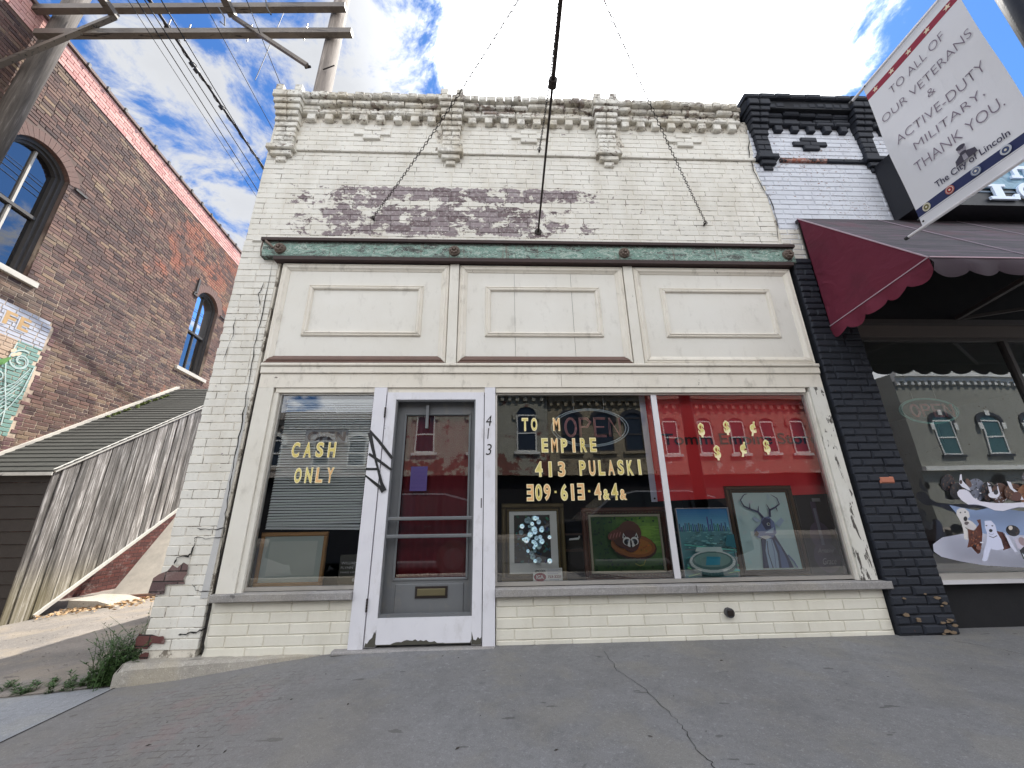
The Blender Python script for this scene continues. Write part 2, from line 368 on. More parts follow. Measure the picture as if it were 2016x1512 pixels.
def concrete(name, ca, cb, sc_=1.0, extra=None):
    m_, g = mat(name)
    P = pos(g)
    n = g.noise(P, .9, 8, .62); c = g.mix(g.ss(n, .3, .7), ca, cb)
    c = g.mix(g.m('MULTIPLY', g.ss(g.noise(P, 26., 5, .75), .46, .66), .42), c, tuple(x*.55 for x in ca)); c = g.mix(g.m('MULTIPLY', g.ss(g.noise(g.vm('ADD', P, (5, 5, 0)), 34., 4, .7), .56, .68), .35), c, tuple(x*1.7 for x in ca))
    c = g.mix(g.m('MULTIPLY', g.ss(g.noise(g.vm('ADD', P, (2, 8, 0)), 2.1, 5, .6), .48, .62), .35), c, tuple(x*y for x, y in zip(ca, (1.1, 1.02, .82))))
    n2 = g.noise(P, 3.5, 6, .7); c = g.mix(g.m('MULTIPLY', g.ss(n2, .50, .66), .42), c, tuple(x*.62 for x in ca))
    sp_ = g.noise(P, 190., 2, .5); c = g.mix(g.m('MULTIPLY', g.ss(sp_, .60, .70), .45), c, tuple(x*1.9 for x in ca))
    c = g.mix(g.m('MULTIPLY', g.ss(sp_, .40, .31), .5), c, tuple(x*.45 for x in ca))
    c = g.mix(g.m('MULTIPLY', g.ss(g.noise(P, 60., 4, .7), .55, .72), .35), c, tuple(x*.5 for x in ca))
    st = g.ss(g.noise(g.vm('MULTIPLY', P, (1.0, 2.4, 1)), 5.2, 3, .5), .69, .72)
    c = g.mix(g.m('MULTIPLY', st, .55), c, (.045, .042, .04))
    if extra: c = extra(g, P, c)
    h = g.m('ADD', g.noise(P, 150., 3), g.m('MULTIPLY', n2, .6))
    finish(g, c, .88, h, .5, .004)
    return m_
def walk_extra(g, P, c):
    s = g.n('SeparateXYZ', Vector=P)
    # old paver joints ghosting through near the alley corner, brown wear
    rot = g.n('VectorRotate', Vector=P, Axis=(0, 0, 1), Angle=R(8)).outputs[0]
    bt = g.n('TexBrick', Vector=g.vm('ADD', rot, g.vm('MULTIPLY', g.n('TexNoise', Vector=P, Scale=7.0).outputs[1], (.02, .02, 0))), Scale=1.0, Mortar__Size=.006, Mortar__Smooth=.4, Brick__Width=.115, Row__Height=.052)
    reg = g.m('MULTIPLY', g.m('MULTIPLY', g.ss(s.outputs[0], -2.5, -2.15), g.ss(s.outputs[0], -1.0, -1.5, 0, 1)), g.ss(s.outputs[1], -.15, -.40))
    pm = g.m('MULTIPLY', g.m('MULTIPLY', bt.outputs['Fac'], reg), g.ss(g.noise(P, 22., 3, .6), .44, .56))
    c = g.mix(g.m('MULTIPLY', pm, .7), c, (.07, .06, .06))
    c = g.mix(g.m('MULTIPLY', g.m('MULTIPLY', reg, g.ss(g.noise(P, 5., 4), .55, .65)), .2), c, lin(140, 96, 96))
    return g.mix(g.m('MULTIPLY', g.ss(g.m('ADD', s.outputs[0], g.m('MULTIPLY', s.outputs[1], 1.0)), -.9, -2.4), .22), c, lin(134, 126, 116))
M_WALK = concrete('sidewalk_concrete', lin(122, 122, 123), lin(112, 111, 110), 1, walk_extra)
M_APRON = concrete('apron_concrete', lin(146, 148, 151), lin(138, 140, 143))
M_GRAVEL = concrete('gravel_asphalt', lin(142, 134, 126), lin(104, 100, 96))
M_STREET = concrete('street_asphalt', lin(78, 78, 80), lin(68, 68, 70))
M_FOUND = concrete('foundation_concrete', lin(168, 162, 152), lin(150, 145, 136))
M_SILL = concrete('grey_stone_sill', lin(150, 147, 145), lin(138, 135, 133))
def planks_mat(name='weathered_planks', tint=(1., 1., 1.), con=1.35, moss=.35):
    m_, g = mat(name); P = pos(g)
    gi = g.m('FRACT', g.m('MULTIPLY', g.n('ObjectInfo').outputs['Random'], 5.3))
    st = g.noise(g.vm('ADD', g.vm('MULTIPLY', P, (6, 9, .5)), g.n('CombineXYZ', X=gi, Y=gi, Z=gi).outputs[0]), 3.2, 8, .7, .4)
    st = g.m('ADD', g.m('MULTIPLY', g.m('SUBTRACT', st, .5), con), .5)
    c = g.ramp(st, [(.22, lin(52, 48, 46)), (.42, lin(118, 114, 111)), (.55, lin(146, 142, 140)), (.63, lin(196, 193, 192)), (.8, lin(220, 218, 216))])
    k = g.m('ADD', g.m('MULTIPLY', gi, .62), .52)
    c = g.vm('MULTIPLY', c, g.n('CombineXYZ', X=k, Y=k, Z=k).outputs[0])
    z = g.n('SeparateXYZ', Vector=P).outputs[2]
    c = g.mix(g.m('MULTIPLY', g.ss(g.m('ADD', z, g.m('MULTIPLY', st, -.8)), .1, -.6), moss), c, lin(150, 140, 96)); c = g.vm('MULTIPLY', c, tint)
    finish(g, c, .85, st, .5, .006); return m_
M_PLANK = planks_mat(); M_POLE2 = planks_mat('pole_wood', (.80, .72, .64), .7, 0.)
M_SHINGLE = plain('dark_shingle', lin(62, 62, 58), .9, 0, .35, 20, .6)
M_MOSS = plain('moss', lin(70, 80, 30), .95)
M_WTRIM = plain('weathered_white_trim', lin(200, 198, 192), .7, 0, .25, 14)
M_POLE = wood_paint('grey_pole_wood', lin(152, 148, 142), lin(128, 122, 116), lin(70, 62, 56), .60, (5, 5, .3), .5)
M_BEAMW = wood_paint('grey_beam_wood', lin(112, 102, 92), lin(92, 84, 78), lin(50, 44, 40), .60, (.3, 4, 5), .5)
M_CABLE = plain('black_cable', lin(40, 40, 44), .5)
M_STONE = plain('pale_stone', lin(196, 190, 180), .8, 0, .2)
M_DKFRAME = plain('dark_window_frame', lin(66, 62, 60), .6, 0, .3, 12)
M_TARP = plain('grey_slab', lin(186, 178, 166), .85, 0, .35, 7, .4)
M_LEAF = plain('weed_leaf', lin(62, 88, 44), .6, 0, .35, 30)
M_DRY = plain('dry_leaf', lin(170, 140, 104), .8, 0, .4, 30)

# ------------------------------------------------------------------ flat print: coloured polygons on a surface
def print_mat(name='print', rough=.5, transl=0., gain=1.):
    m_, g = mat(name)
    if g is None: return m_
    a = g.n('VertexColor', _layer_name='Col')
    if transl:
        b = g.n('BsdfPrincipled', Base__Color=a.outputs[0], Roughness=rough)
        t = g.n('BsdfTranslucent', Color=a.outputs[0]); mx = g.n('MixShader', Fac=transl)
        g.t.links.new(b.outputs[0], mx.inputs[1]); g.t.links.new(t.outputs[0], mx.inputs[2])
        g.t.links.new(mx.outputs[0], g.n('OutputMaterial').inputs[0])
    else: finish(g, g.vm('MINIMUM', g.vm('MULTIPLY', a.outputs[0], (gain, gain, gain)), (.85, .85, .85)), rough)
    return m_
M_PRINT = print_mat()
M_PIC = print_mat('picture_print', .45, 0., 1.45)
class Art:
    def __init__(s, fmap, step=.0004): s.v = []; s.f = []; s.c = []; s.k = 0; s.m = fmap; s.step = step
    def poly(s, pts, col, keep=False):
        n = len(pts); ar = sum(pts[i][0]*pts[(i+1) % n][1]-pts[(i+1) % n][0]*pts[i][1] for i in range(n))
        if ar < 0: pts = pts[::-1]
        b = len(s.v); s.v += [tuple(s.m(x, y, s.k*s.step)) for x, y in pts]; s.f.append(tuple(range(b, b+n))); s.c.append(col)
        if not keep: s.k += 1
        return s
    def layer(s): s.k += 1
    def rect(s, x0, y0, x1, y1, col, keep=False): return s.poly([(x0, y0), (x1, y0), (x1, y1), (x0, y1)], col, keep)
    def ell(s, cx, cz, rx, rz, col, rot=0., n=20, a0=0., a1=360., keep=False):
        p = []
        for i in range(n):
            t = R(a0+(a1-a0)*i/(n if a1-a0 == 360 else n-1)); x, y = rx*math.cos(t), rz*math.sin(t)
            p.append((cx+x*math.cos(rot)-y*math.sin(rot), cz+x*math.sin(rot)+y*math.cos(rot)))
        return s.poly(p, col, keep)
    def line(s, pts, w_, col, keep=False):
        L, Rr = [], []
        for i, p in enumerate(pts):
            a = pts[max(i-1, 0)]; b = pts[min(i+1, len(pts)-1)]
            dx, dy = b[0]-a[0], b[1]-a[1]; l = math.hypot(dx, dy) or 1
            ww = (w_[i] if hasattr(w_, '__len__') else w_)/2
            L.append((p[0]-dy/l*ww, p[1]+dx/l*ww)); Rr.append((p[0]+dy/l*ww, p[1]-dx/l*ww))
        return s.poly(L+Rr[::-1], col, keep)
    def ring(s, cx, cz, rx, rz, w_, col, a0=0, a1=360, n=28):
        return s.line([(cx+rx*math.cos(R(a0+(a1-a0)*i/n)), cz+rz*math.sin(R(a0+(a1-a0)*i/n))) for i in range(n+1)], w_, col)
    def build(s, name, parent, mt=None):
        me = bpy.data.meshes.new(name); me.from_pydata(s.v, [], s.f); me.update()
        ca = me.color_attributes.new('Col', 'FLOAT_COLOR', 'CORNER'); data = []
        for p, c in zip(me.polygons, s.c): data += list((*c, 1.0))*p.loop_total
        ca.data.foreach_set('color', data)
        return link(name, me, mt or M_PRINT, parent)
def frontmap(Y): return lambda x, z, d: (x, Y-d, z)

# ------------------------------------------------------------------ lettering
def glyph_mesh(ch, size=1., offset=0., extr=0., shear=0., sx=1.):
    c = bpy.data.curves.new('t', 'FONT'); c.body = ch; c.size = size; c.offset = offset; c.extrude = extr; c.shear = shear; c.resolution_u = 4
    o = bpy.data.objects.new('t', c); me = bpy.data.meshes.new_from_object(o)
    bpy.data.objects.remove(o); bpy.data.curves.remove(c)
    for v in me.vertices: v.co.x *= sx
    return me
def text_mesh(body, x0, z0, width, height, fmap, off=0., shear=0., extr=0., flip=False):
    """text stretched into a box; fmap(x,z,d) -> world"""
    me = glyph_mesh(body, 1., off, extr, shear)
    xs = [v.co.x for v in me.vertices]; ys = [v.co.y for v in me.vertices]
    a, b, c, d = min(xs), max(xs), min(ys), max(ys)
    for v in me.vertices:
        fx = (v.co.x-a)/(b-a); fx = 1-fx if flip else fx
        v.co = Vector(fmap(x0+fx*width, z0+(v.co.y-c)/(d-c)*height, v.co.z))
    if flip: me.flip_normals()
    return me
def text(name, body, x0, z0, width, height, fmap, mt, parent, **kw):
    return link(name, text_mesh(body, x0, z0, width, height, fmap, **kw), mt, parent)

# ------------------------------------------------------------------ bricks
def brick_mesh(L, H, d, c, mt, name='brick', jitter=.0):
    mb = MB().box(-L/2, L/2, 0, d, -H/2, H/2, c=c); me = mb.mesh(name); me.materials.append(mt); return me
def lay(parent, cells, mt, d=.03, c=.006, indiv=300, name='brick', frame=None, stuff_name='brick_field', camdist=None, meshes=None):
    """cells: (x0,x1,z0,z1,dy,[mat]) in wall coordinates; the nearest ones become parts, the rest one stuff mesh. frame(x,y,z)->parent space"""
    def dist(c_):
        p = camdist((c_[0]+c_[1])/2, (c_[2]+c_[3])/2); return p
    cells = sorted(cells, key=dist)
    cache = {}
    for cell in cells[:indiv]:
        x0, x1, z0, z1, dy = cell[:5]; m2 = cell[5] if len(cell) > 5 else mt
        key = (round(x1-x0, 3), round(z1-z0, 3), m2.name)
        if key not in cache: cache[key] = brick_mesh(x1-x0, z1-z0, d, c, m2, name)
        o = link(name, cache[key], None, parent)
        p = ((x0+x1)/2, dy, (z0+z1)/2)
        if frame:
            o.location = frame(*p); o.rotation_euler = (0, 0, R(90))
        else: o.location = p
        o.rotation_euler.y += R(rnd.uniform(-.35, .35))
    rest = cells[indiv:]
    bym = {}
    for cell in rest: bym.setdefault((cell[5] if len(cell) > 5 else mt).name, []).append(cell)
    for mn, cs in bym.items():
        mb = MB()
        for x0, x1, z0, z1, dy in [q[:5] for q in cs]:
            e = rnd.uniform(-.0012, .0012)
            mb.box(x0, x1, dy, dy+d, z0+e, z1+e, c=c)
        if frame: mb.v = [tuple(frame(*p)) for p in mb.v]
        o = mb.build(stuff_name, MATS[mn], parent); o['kind'] = 'stuff'
def courses(x0, x1, z0, z1, L=.215, H=.0705, j=.0055, keep=None, dy=0., jit=.002, heads=.06, jh=None):
    out = []; z = z0; r = 0; jh = jh or j
    while z+H*.6 < z1:
        zt = min(z+H, z1)
        x = x0 - (L/2 if r % 2 else 0) + rnd.uniform(-.01, .01)
        while x < x1:
            Lw = L*.5 if rnd.random() < heads else L*rnd.choice((.97, 1., 1., 1.04))
            a, b = max(x, x0), min(x+Lw, x1)
            if b-a > .035:
                q = (a+j/2, b-j/2, z+jh/2, zt-jh/2)
                if keep is None: out.append((round(q[0], 3), round(q[1], 3), q[2], q[3], dy+rnd.uniform(-jit, jit)))
                else:
                    k = keep(q)
                    if k: out.append((k[0], k[1], k[2], k[3], dy+rnd.uniform(-jit, jit), *k[4:]))
            x += Lw
        z += H; r += 1
    return out
def cdist_front(x, z): return (Vector((x, 0, z))-CAM).length

# ================================================================== ground
def gz(x, y):
    pts = [(-60, -1.4), (-12, -.62), (-7, -.42), (-4.5, -.28), (-2.75, -.165), (-2.3, -.135), (-1.65, -.062), (-1.1, -.018), (-.7, -.006), (3, -.006), (60, .1)]
    z = pts[-1][1]
    for (a, za), (b, zb) in zip(pts, pts[1:]):
        if x <= b:
            t = max(0, (x-a)/(b-a)); z = za+(zb-za)*t; break
    if y < 0: z += .018*max(y, -4.2)
    elif x < -2.7: z += .006*math.sin(x*3.1+y*2.3)
    return z
def sheet(name, xs, ys, dz, mt, f=gz, kind='structure', noise=0., skirt=False):
    mb = MB(); nx, ny = len(xs), len(ys)
    v = [(x, y, f(x, y)+dz+rnd.uniform(-noise, noise)) for y in ys for x in xs]
    fcs = [(j*nx+i, j*nx+i+1, (j+1)*nx+i+1, (j+1)*nx+i) for j in range(ny-1) for i in range(nx-1)]
    mb.add(v, fcs); o = mb.build(name, mt, None, smooth=True); o['kind'] = kind; return o
def rng(a, b, n): return [a+(b-a)*i/n for i in range(n+1)]
def flat(x, y): return -.24
fg = MB().add([(x, y, -2.0) for x, y in ((-900, -900), (900, -900), (900, 900), (-900, 900))], [(0, 1, 2, 3)]).build('ground', M_STREET); fg['kind'] = 'structure'
sheet('sidewalk', rng(-2.70, 3.0, 57)+[3.4, 4, 6, 10, 20, 40], [-4.2, -4, -3.5, -3, -2.5, -2, -1.5, -1, -.6, -.3, -.1, .0, .06, .3], 0, M_WALK)
sheet('driveway_apron', [-9, -8, -7, -6, -5, -4.5, -4, -3.5, -3, -2.706], [-4.2, -3, -2, -1, -.5, -.09], -.003, M_APRON)
sheet('alley', [-9.5]+rng(-9, -2.70, 63), [-.096]+rng(0, 12, 100)+[16, 30, 60], -.012, M_GRAVEL, noise=.006)
MB().box(-40, 40, -4.36, -4.2, -.6, -.09).build('kerb', M_FOUND)['kind'] = 'structure'
sheet('street', [-60, -20, -8, 0, 8, 20, 60], [-14.2, -12, -9, -6, -4.36], 0, M_STREET, f=lambda x, y: -.235)
MB().box(-60, 60, -18.0, -14.2, -.6, -.08).build('far_sidewalk', M_GRAVEL)['kind'] = 'structure'
# crack across the concrete and control joints
M_CRK = plain('crack_dark', (.02, .018, .016), .95)
def ground_crack(name, pix, w0, w1):
    pts = []
    for i in range(len(pix)-1):
        for k in range(5):
            t = k/5; u = pix[i][0]+(pix[i+1][0]-pix[i][0])*t+rnd.uniform(-3.5, 3.5); v = pix[i][1]+(pix[i+1][1]-pix[i][1])*t
            d = ray(u, v); p = CAM+d*((-.03-CAM.z)/d.z); z = gz(p.x, p.y); p = CAM+d*((z+.002-CAM.z)/d.z); pts.append(p)
    vs = []; n = len(pts)
    for i, p in enumerate(pts):
        ww = (w0+(w1-w0)*i/n)*rnd.uniform(.4, 1.5)/2
        vs += [(p.x-ww, p.y, p.z), (p.x+ww, p.y, p.z)]
    o = MB().add(vs, [(2*i, 2*i+1, 2*i+3, 2*i+2) for i in range(n-1)]).build(name, M_CRK); o['kind'] = 'structure'; return o
ground_crack('sidewalk_crack', [(1192, 1282), (1215, 1320), (1262, 1350), (1300, 1385), (1325, 1410), (1352, 1440), (1370, 1475), (1400, 1500), (1412, 1520)], .003, .0045)
ground_crack('sidewalk_joint', [(1880, 1262), (1940, 1272), (2016, 1288), (2080, 1302)], .004, .004)
def jline(name, p0, p1, w_):
    vs = []; n = 30
    for i in range(n+1):
        x = p0[0]+(p1[0]-p0[0])*i/n; y = p0[1]+(p1[1]-p0[1])*i/n; z = gz(x, y)+.0025
        if abs(p1[0]-p0[0]) > abs(p1[1]-p0[1]): vs += [(x, y-w_/2, z), (x, y+w_/2, z)]
        else: vs += [(x-w_/2, y, z), (x+w_/2, y, z)]
    MB().add(vs, [(2*i, 2*i+1, 2*i+3, 2*i+2) for i in range(n)]).build(name, M_CRK)['kind'] = 'structure'
jline('apron_joint', (-2.703, -.1), (-2.69, -4.2), .012)
jline('alley_joint', (-9, -.093), (-2.76, -.093), .014)

# ================================================================== main storefront
SF = thing('storefront_building', (0, 0, 0), 'one storey cream painted brick shop with three wooden panels and peeling parapet', 'building')
XL, XR = -2.68, 3.205
bx('rear_wall', M_MORT, SF, XL, 3.2, 11.8, 12, -.5, 5.6)
bx('side_wall', M_MORT, SF, XL, XL+.3, .12, 11.8, -.5, 5.62)
bx('roof', M_SHINGLE, SF, XL+.3, 3.2, .36, 11.8, 5.2, 5.3)
bx('wall_core', M_MORT, SF, XL, XR+.03, .0028, .34, 3.76, 5.70)
# upper bricks
def keep_up(q):
    x0, x1, z0, z1 = q
    for a, b, c, d in ((-2.62, -2.38, 5.07, 5.52), (-.65, -.44, 5.0, 5.52), (1.235, 1.455, 5.0, 5.52)):
        if (x0+x1)/2 > a and (x0+x1)/2 < b and (z0+z1)/2 > c and (z0+z1)/2 < d: return None
    return q
cells = courses(XL, XR, 3.775, 5.03, keep=keep_up)+courses(XL, XR, 5.075, 5.50, keep=keep_up)
# pier left of the shop front, down to the pavement
pier = courses(XL-.01, -2.275, .02, 3.775, L=.215, H=.0735, dy=-.002, jit=.003, heads=.12)
lay(SF, cells+pier, M_FRONT, d=.03, c=.003, indiv=300, camdist=cdist_front)
bx('pier_core', M_MORT, SF, XL, -2.29, .0025, .34, -.05, 3.76)
bx('pier_return', M_MORT, SF, -2.289, -2.262, .004, .2, .345, 3.5)
# string course
for i in range(28):
    a = XL+i*.2115
    if a > 3.1: break
    bx('string_course_brick', M_FRONT, SF, a+.003, min(a+.2085, 3.19), -.022+rnd.uniform(-.002, .002), .03, 5.033, 5.072, c=.005)
# corbelled piers
def pier_stack(par, xa, xb, mt, zb=5.07, proj=.055, posts=True, capw=.045, cornice=5.5, name='corbel_brick', n=6):
    def cb(x0, x1, z0, z1, p): bx(name, mt, par, x0+rnd.uniform(-.003, .003), x1+rnd.uniform(-.003, .003), -p, .02, z0+.003, z1-.003, c=.008)
    h = (cornice-zb)/n
    for i in range(n):
        e = .0 if i < n-2 else .012*(i-n+3)
        if i % 2: cb(xa-e, (xa+xb)/2-.003, zb+i*h, zb+(i+1)*h, proj+e); cb((xa+xb)/2+.003, xb+e, zb+i*h, zb+(i+1)*h, proj+e)
        else: cb(xa-e, xb+e, zb+i*h, zb+(i+1)*h, proj+e)
    cb(xa-.045, xb+.045, zb-.07, zb, proj+.03); cb(xa-.005, xb+.005, zb-.14, zb-.07, proj); mx_ = (xa+xb)/2; cb(mx_-.058, mx_+.058, zb-.21, zb-.14, .03)
    for k, (z0, z1) in enumerate(((cornice, cornice+.075), (cornice+.075, cornice+.15), (cornice+.15, cornice+.225), (cornice+.225, cornice+.32))):
        p = proj+.05+.022*k; e = .02+.012*k
        cb(xa-e, mx_-.003, z0, z1, p); cb(mx_+.003, xb+e, z0, z1, p)
    if posts:
        for a in (xa-.035, xb-.045): cb(a, a+.085, cornice+.32, cornice+.42, proj+.11)
def cornice(par, xa, xb, nd, mt, mcore, z=5.49, dn='dentil'):
    pitch_ = (xb-xa)/nd
    for i in range(nd):
        a = xa+(i+.5)*pitch_; bx(dn, mt, par, a-.047+rnd.uniform(-.004, .004), a+.047, -.058+rnd.uniform(-.004, .003), .02, z+.006, z+.092, c=.007)
    zz = z+.096
    for k, (hh, p, L) in enumerate(((.066, .066, .21), (.070, .05, .22), (.074, .085, .21), (.085, .125, .105))):
        x = xa-.02
        while x < xb:
            w_ = min(L*rnd.uniform(.9, 1.1), xb+.02-x)
            sag = rnd.uniform(-.011, .008)+.008*math.sin(x*3.7) if k > 1 else rnd.uniform(-.002, .002)
            if w_ > .04: bx('cornice_brick' if k < 3 else 'coping_brick', mt, par, x+.003, x+w_-.003, -p+(rnd.uniform(-.008, .008) if k in (0, 3) else rnd.uniform(-.006, .022)), .30, zz+.003+sag, zz+hh-.003+sag, c=rnd.uniform(.008, .02))
            x += w_
        zz += hh
pier_stack(SF, -2.615, -2.385, M_CORN, cornice=5.5)
pier_stack(SF, -.648, -.445, M_CORN, zb=5.06)
pier_stack(SF, 1.238, 1.452, M_CORN, zb=5.09)
cornice(SF, -2.34, -.69, 8, M_CORN, M_MORT); cornice(SF, -.40, 1.19, 8, M_CORN, M_MORT); cornice(SF, 1.50, 3.06, 8, M_CORN, M_MORT)
bx('wall_core', M_MORT, SF, XL, 3.1, -.03, .33, 5.70, 5.80); bx('coping_core', M_MORT, SF, XL+.02, 3.12, -.06, .32, 5.801, 5.870)
def cross(par, cx, mt, zb=5.235, p=.02, name='ornament_brick'):
    bx(name, mt, par, cx-.1, cx+.1, -p-.008, .01, zb+.003, zb+.066, c=.006)
    bx(name, mt, par, cx-.215, cx-.003, -p, .01, zb+.073, zb+.137, c=.006); bx(name, mt, par, cx+.003, cx+.215, -p, .01, zb+.073, zb+.137, c=.006)
    bx(name, mt, par, cx-.1, cx+.1, -p, .01, zb+.144, zb+.207, c=.006)
for cx in (-1.5, .39, 2.33): cross(SF, cx, M_FRONT)
# iron beam
bm = MB().box(-2.44, 3.27, -.060, .03, 3.524, 3.711).build('beam', M_BEAM, SF)
bx('beam_flange', M_LIP, bm, -2.46, 3.28, -.088, .03, 3.712, 3.745)
bx('beam_flange', M_LIP, bm, -2.30, 3.22, -.078, .03, 3.482, 3.522)
bx('mortar_ledge', M_FRONT, SF, -2.6, 3.24, -.02, .03, 3.747, 3.776, c=.01)
def rosette(x, z):
    mb = MB(); n = 8
    mb.tube((x, -.055, z), (x, -.085, z), .060, .056, 18)
    for i in range(n):
        t = 2*math.pi*i/n; mb.tube((x+.034*math.cos(t), -.084, z+.034*math.sin(t)), (x+.030*math.cos(t), -.106, z+.030*math.sin(t)), .019, .010, 8)
    mb.tube((x, -.084, z), (x, -.118, z), .018, .010, 8)
    mb.build('rosette', M_ROSE, bm)
for x, z in ((-2.257, 3.618), (-.45, 3.612), (1.371, 3.615), (3.19, 3.622)): rosette(x, z)
mb = MB(); mb.path([(-2.43, -.075, 3.74), (-2.40, -.08, 3.69), (-2.36, -.08, 3.655), (-2.32, -.075, 3.62)], [.006, .013, .014, .010]); mb.path([(-2.45, -.06, 3.73), (-2.455, -.062, 3.62), (-2.44, -.06, 3.53)], .007)
mb.build('scroll_bracket', M_ROSE, bm)
# upper panels
def miter_frame(name, par, x0, x1, z0, z1, w_, yb, prof, mt, mats=None, gap=.0026):
    """four mitred mouldings; prof = list of (distance from outer edge, y)"""
    cs = [((x0, z0), (x1, z0), (0, 1)), ((x1, z0), (x1, z1), (-1, 0)), ((x1, z1), (x0, z1), (0, -1)), ((x0, z1), (x0, z0), (1, 0))]
    for k, (a, b, nn) in enumerate(cs):
        dx, dz = (b[0]-a[0]), (b[1]-a[1]); l = math.hypot(dx, dz); dx /= l; dz /= l
        vs = []
        pr = [(0, yb)]+prof+[(w_, yb)]
        for end, sg in ((a, 1), (b, -1)):
            for t, y in pr:
                vs.append((end[0]+nn[0]*t+dx*(t+gap)*sg, y, end[1]+nn[1]*t+dz*(t+gap)*sg))
        n = len(pr); fs = [(i, i+1, n+i+1, n+i) for i in range(n-1)]+[tuple(range(n-1, -1, -1)), tuple(range(n, 2*n))]
        me = MB().add(vs, fs).mesh(name); fixnormals(me)
        link(name, me, (mats or {}).get(k, mt), par)
pf = lambda w_, h: [(.006, -h*.75), (w_*.16, -h*.95), (w_*.30, -h*.72), (w_*.42, -h*1.0), (w_*.62, -h*.92), (w_*.80, -h*.45), (w_-.004, -h*.22)]
for k, (a, b, c, d) in enumerate(((-2.227, -.494, -1.925, -.757), (-.396, 1.349, -.120, 1.082), (1.452, 3.204, 1.728, 2.928))):
    pan = thing if False else None
    P_ = bx('panel', M_PANEL, SF, a, b, .0, .03, 2.352, 3.49)
    miter_frame('panel_frame_moulding', P_, a+.002, b-.002, 2.352, 3.474, .085, .0, pf(.085, .030), M_TRIM, {0: M_BROWN} if k < 2 else None)
    miter_frame('inner_moulding', P_, c, d, 2.645, 3.224, .058, .0, [(.003, -.012), (.012, -.02), (.022, -.014), (.034, -.024), (.048, -.020), (.055, -.006)], M_TRIM)
    if k == 1:
        for sx in (.182, .782): bx('panel_seam', M_CRK, P_, sx, sx+.0022, -.0012, .01, 2.437, 3.389)
for a, b in ((-.492, -.398), (1.351, 1.450)): bx('mullion', M_TRIMV, SF, a, b, -.030, .03, 2.352, 3.476)
bx('ledge_moulding', M_TRIM, SF, -2.226, 3.212, -.050, .03, 2.318, 2.350, c=.008)
bx('ledge_moulding', M_TRIM, SF, -2.222, 3.212, -.034, .03, 2.250, 2.316, c=.004)
bx('fascia_board', M_TRIM, SF, -2.218, .62, -.018, .03, 2.112, 2.248); bx('fascia_board', M_TRIM, SF, .623, 3.21, -.018, .03, 2.112, 2.248)
bx('head_casing', M_TRIM, SF, -2.06, -1.146, -.006, .05, 2.066, 2.110); bx('head_casing', M_TRIM, SF, -.012, 3.03, -.006, .05, 2.062, 2.110)
# side jambs
bx('jamb', M_TRIMV, SF, -2.218, -2.075, -.020, .06, .400, 2.110)
bx('jamb_casing', M_TRIMV, SF, -2.073, -2.03, -.002, .06, .400, 2.066)
bx('jamb', M_RJAMB, SF, 3.068, 3.208, -.020, .06, .400, 2.110)
bx('jamb_casing', M_TRIMV, SF, 3.045, 3.066, -.004, .06, .400, 2.062)
# posts beside the door
bx('door_post', M_DOORW, SF, -1.143, -1.030, -.030, .10, -.012, 2.106); bx('door_post', M_DOORW, SF, -.115, -.016, -.030, .10, -.012, 2.106)
bx('door_head', M_TRIM, SF, -1.029, -.116, .0, .10, 2.066, 2.110)
# windows
def window(par, x0, x1, z0, z1, y, mt=M_ALU, fr=.026, gl=M_GLASS, bars=()):
    W_ = MB().box(x0, x1, y-.012, y+.025, z0, z0+fr*1.1).box(x0, x1, y-.012, y+.025, z1-fr*.5, z1).box(x0, x0+fr*.6, y-.011, y+.024, z0+fr*1.1, z1-fr*.5).box(x1-fr*.6, x1, y-.011, y+.024, z0+fr*1.1, z1-fr*.5).build('window', mt, par)
    MB().add([(x0+.004, y+.006, z0+.004), (x1-.004, y+.006, z0+.004), (x1-.004, y+.006, z1-.004), (x0+.004, y+.006, z1-.004)], [(0, 1, 2, 3)]).build('pane', gl, W_)
    for a, b in bars: bx('glazing_bar', M_STEELW, W_, a, b, y-.010, y+.0, z0+fr*1.1+.001, z1-fr*.5-.001)
    return W_
window(SF, -2.028, -1.145, .405, 2.064, .035)
window(SF, -.014, 3.043, .405, 2.060, .035, bars=((1.492, 1.545),))
# sills and lower brick
bx('window_sill', M_SILL, SF, -2.232, -1.146, -.065, .06, .343, .400, c=.006); bx('window_sill', M_SILL, SF, -.013, 1.62, -.065, .06, .337, .398, c=.006)
bx('window_sill', M_SILL, SF, 1.624, 3.285, -.065, .06, .337, .396, c=.006)
low = courses(-2.228, -1.147, -.052, .341, L=.300, H=.0776, heads=0, jit=.0015, j=.006)+courses(-.012, 3.24, -.052, .335, L=.300, H=.0776, heads=0, jit=.0015, j=.006)
lay(SF, low, M_LOW, d=.03, c=.004, indiv=300, name='norman_brick', camdist=cdist_front)
bx('bulkhead_core', M_LOW, SF, -2.24, -1.15, .007, .10, -.1, .342); bx('bulkhead_core', M_LOW, SF, -.01, 3.24, .007, .10, -.1, .336)
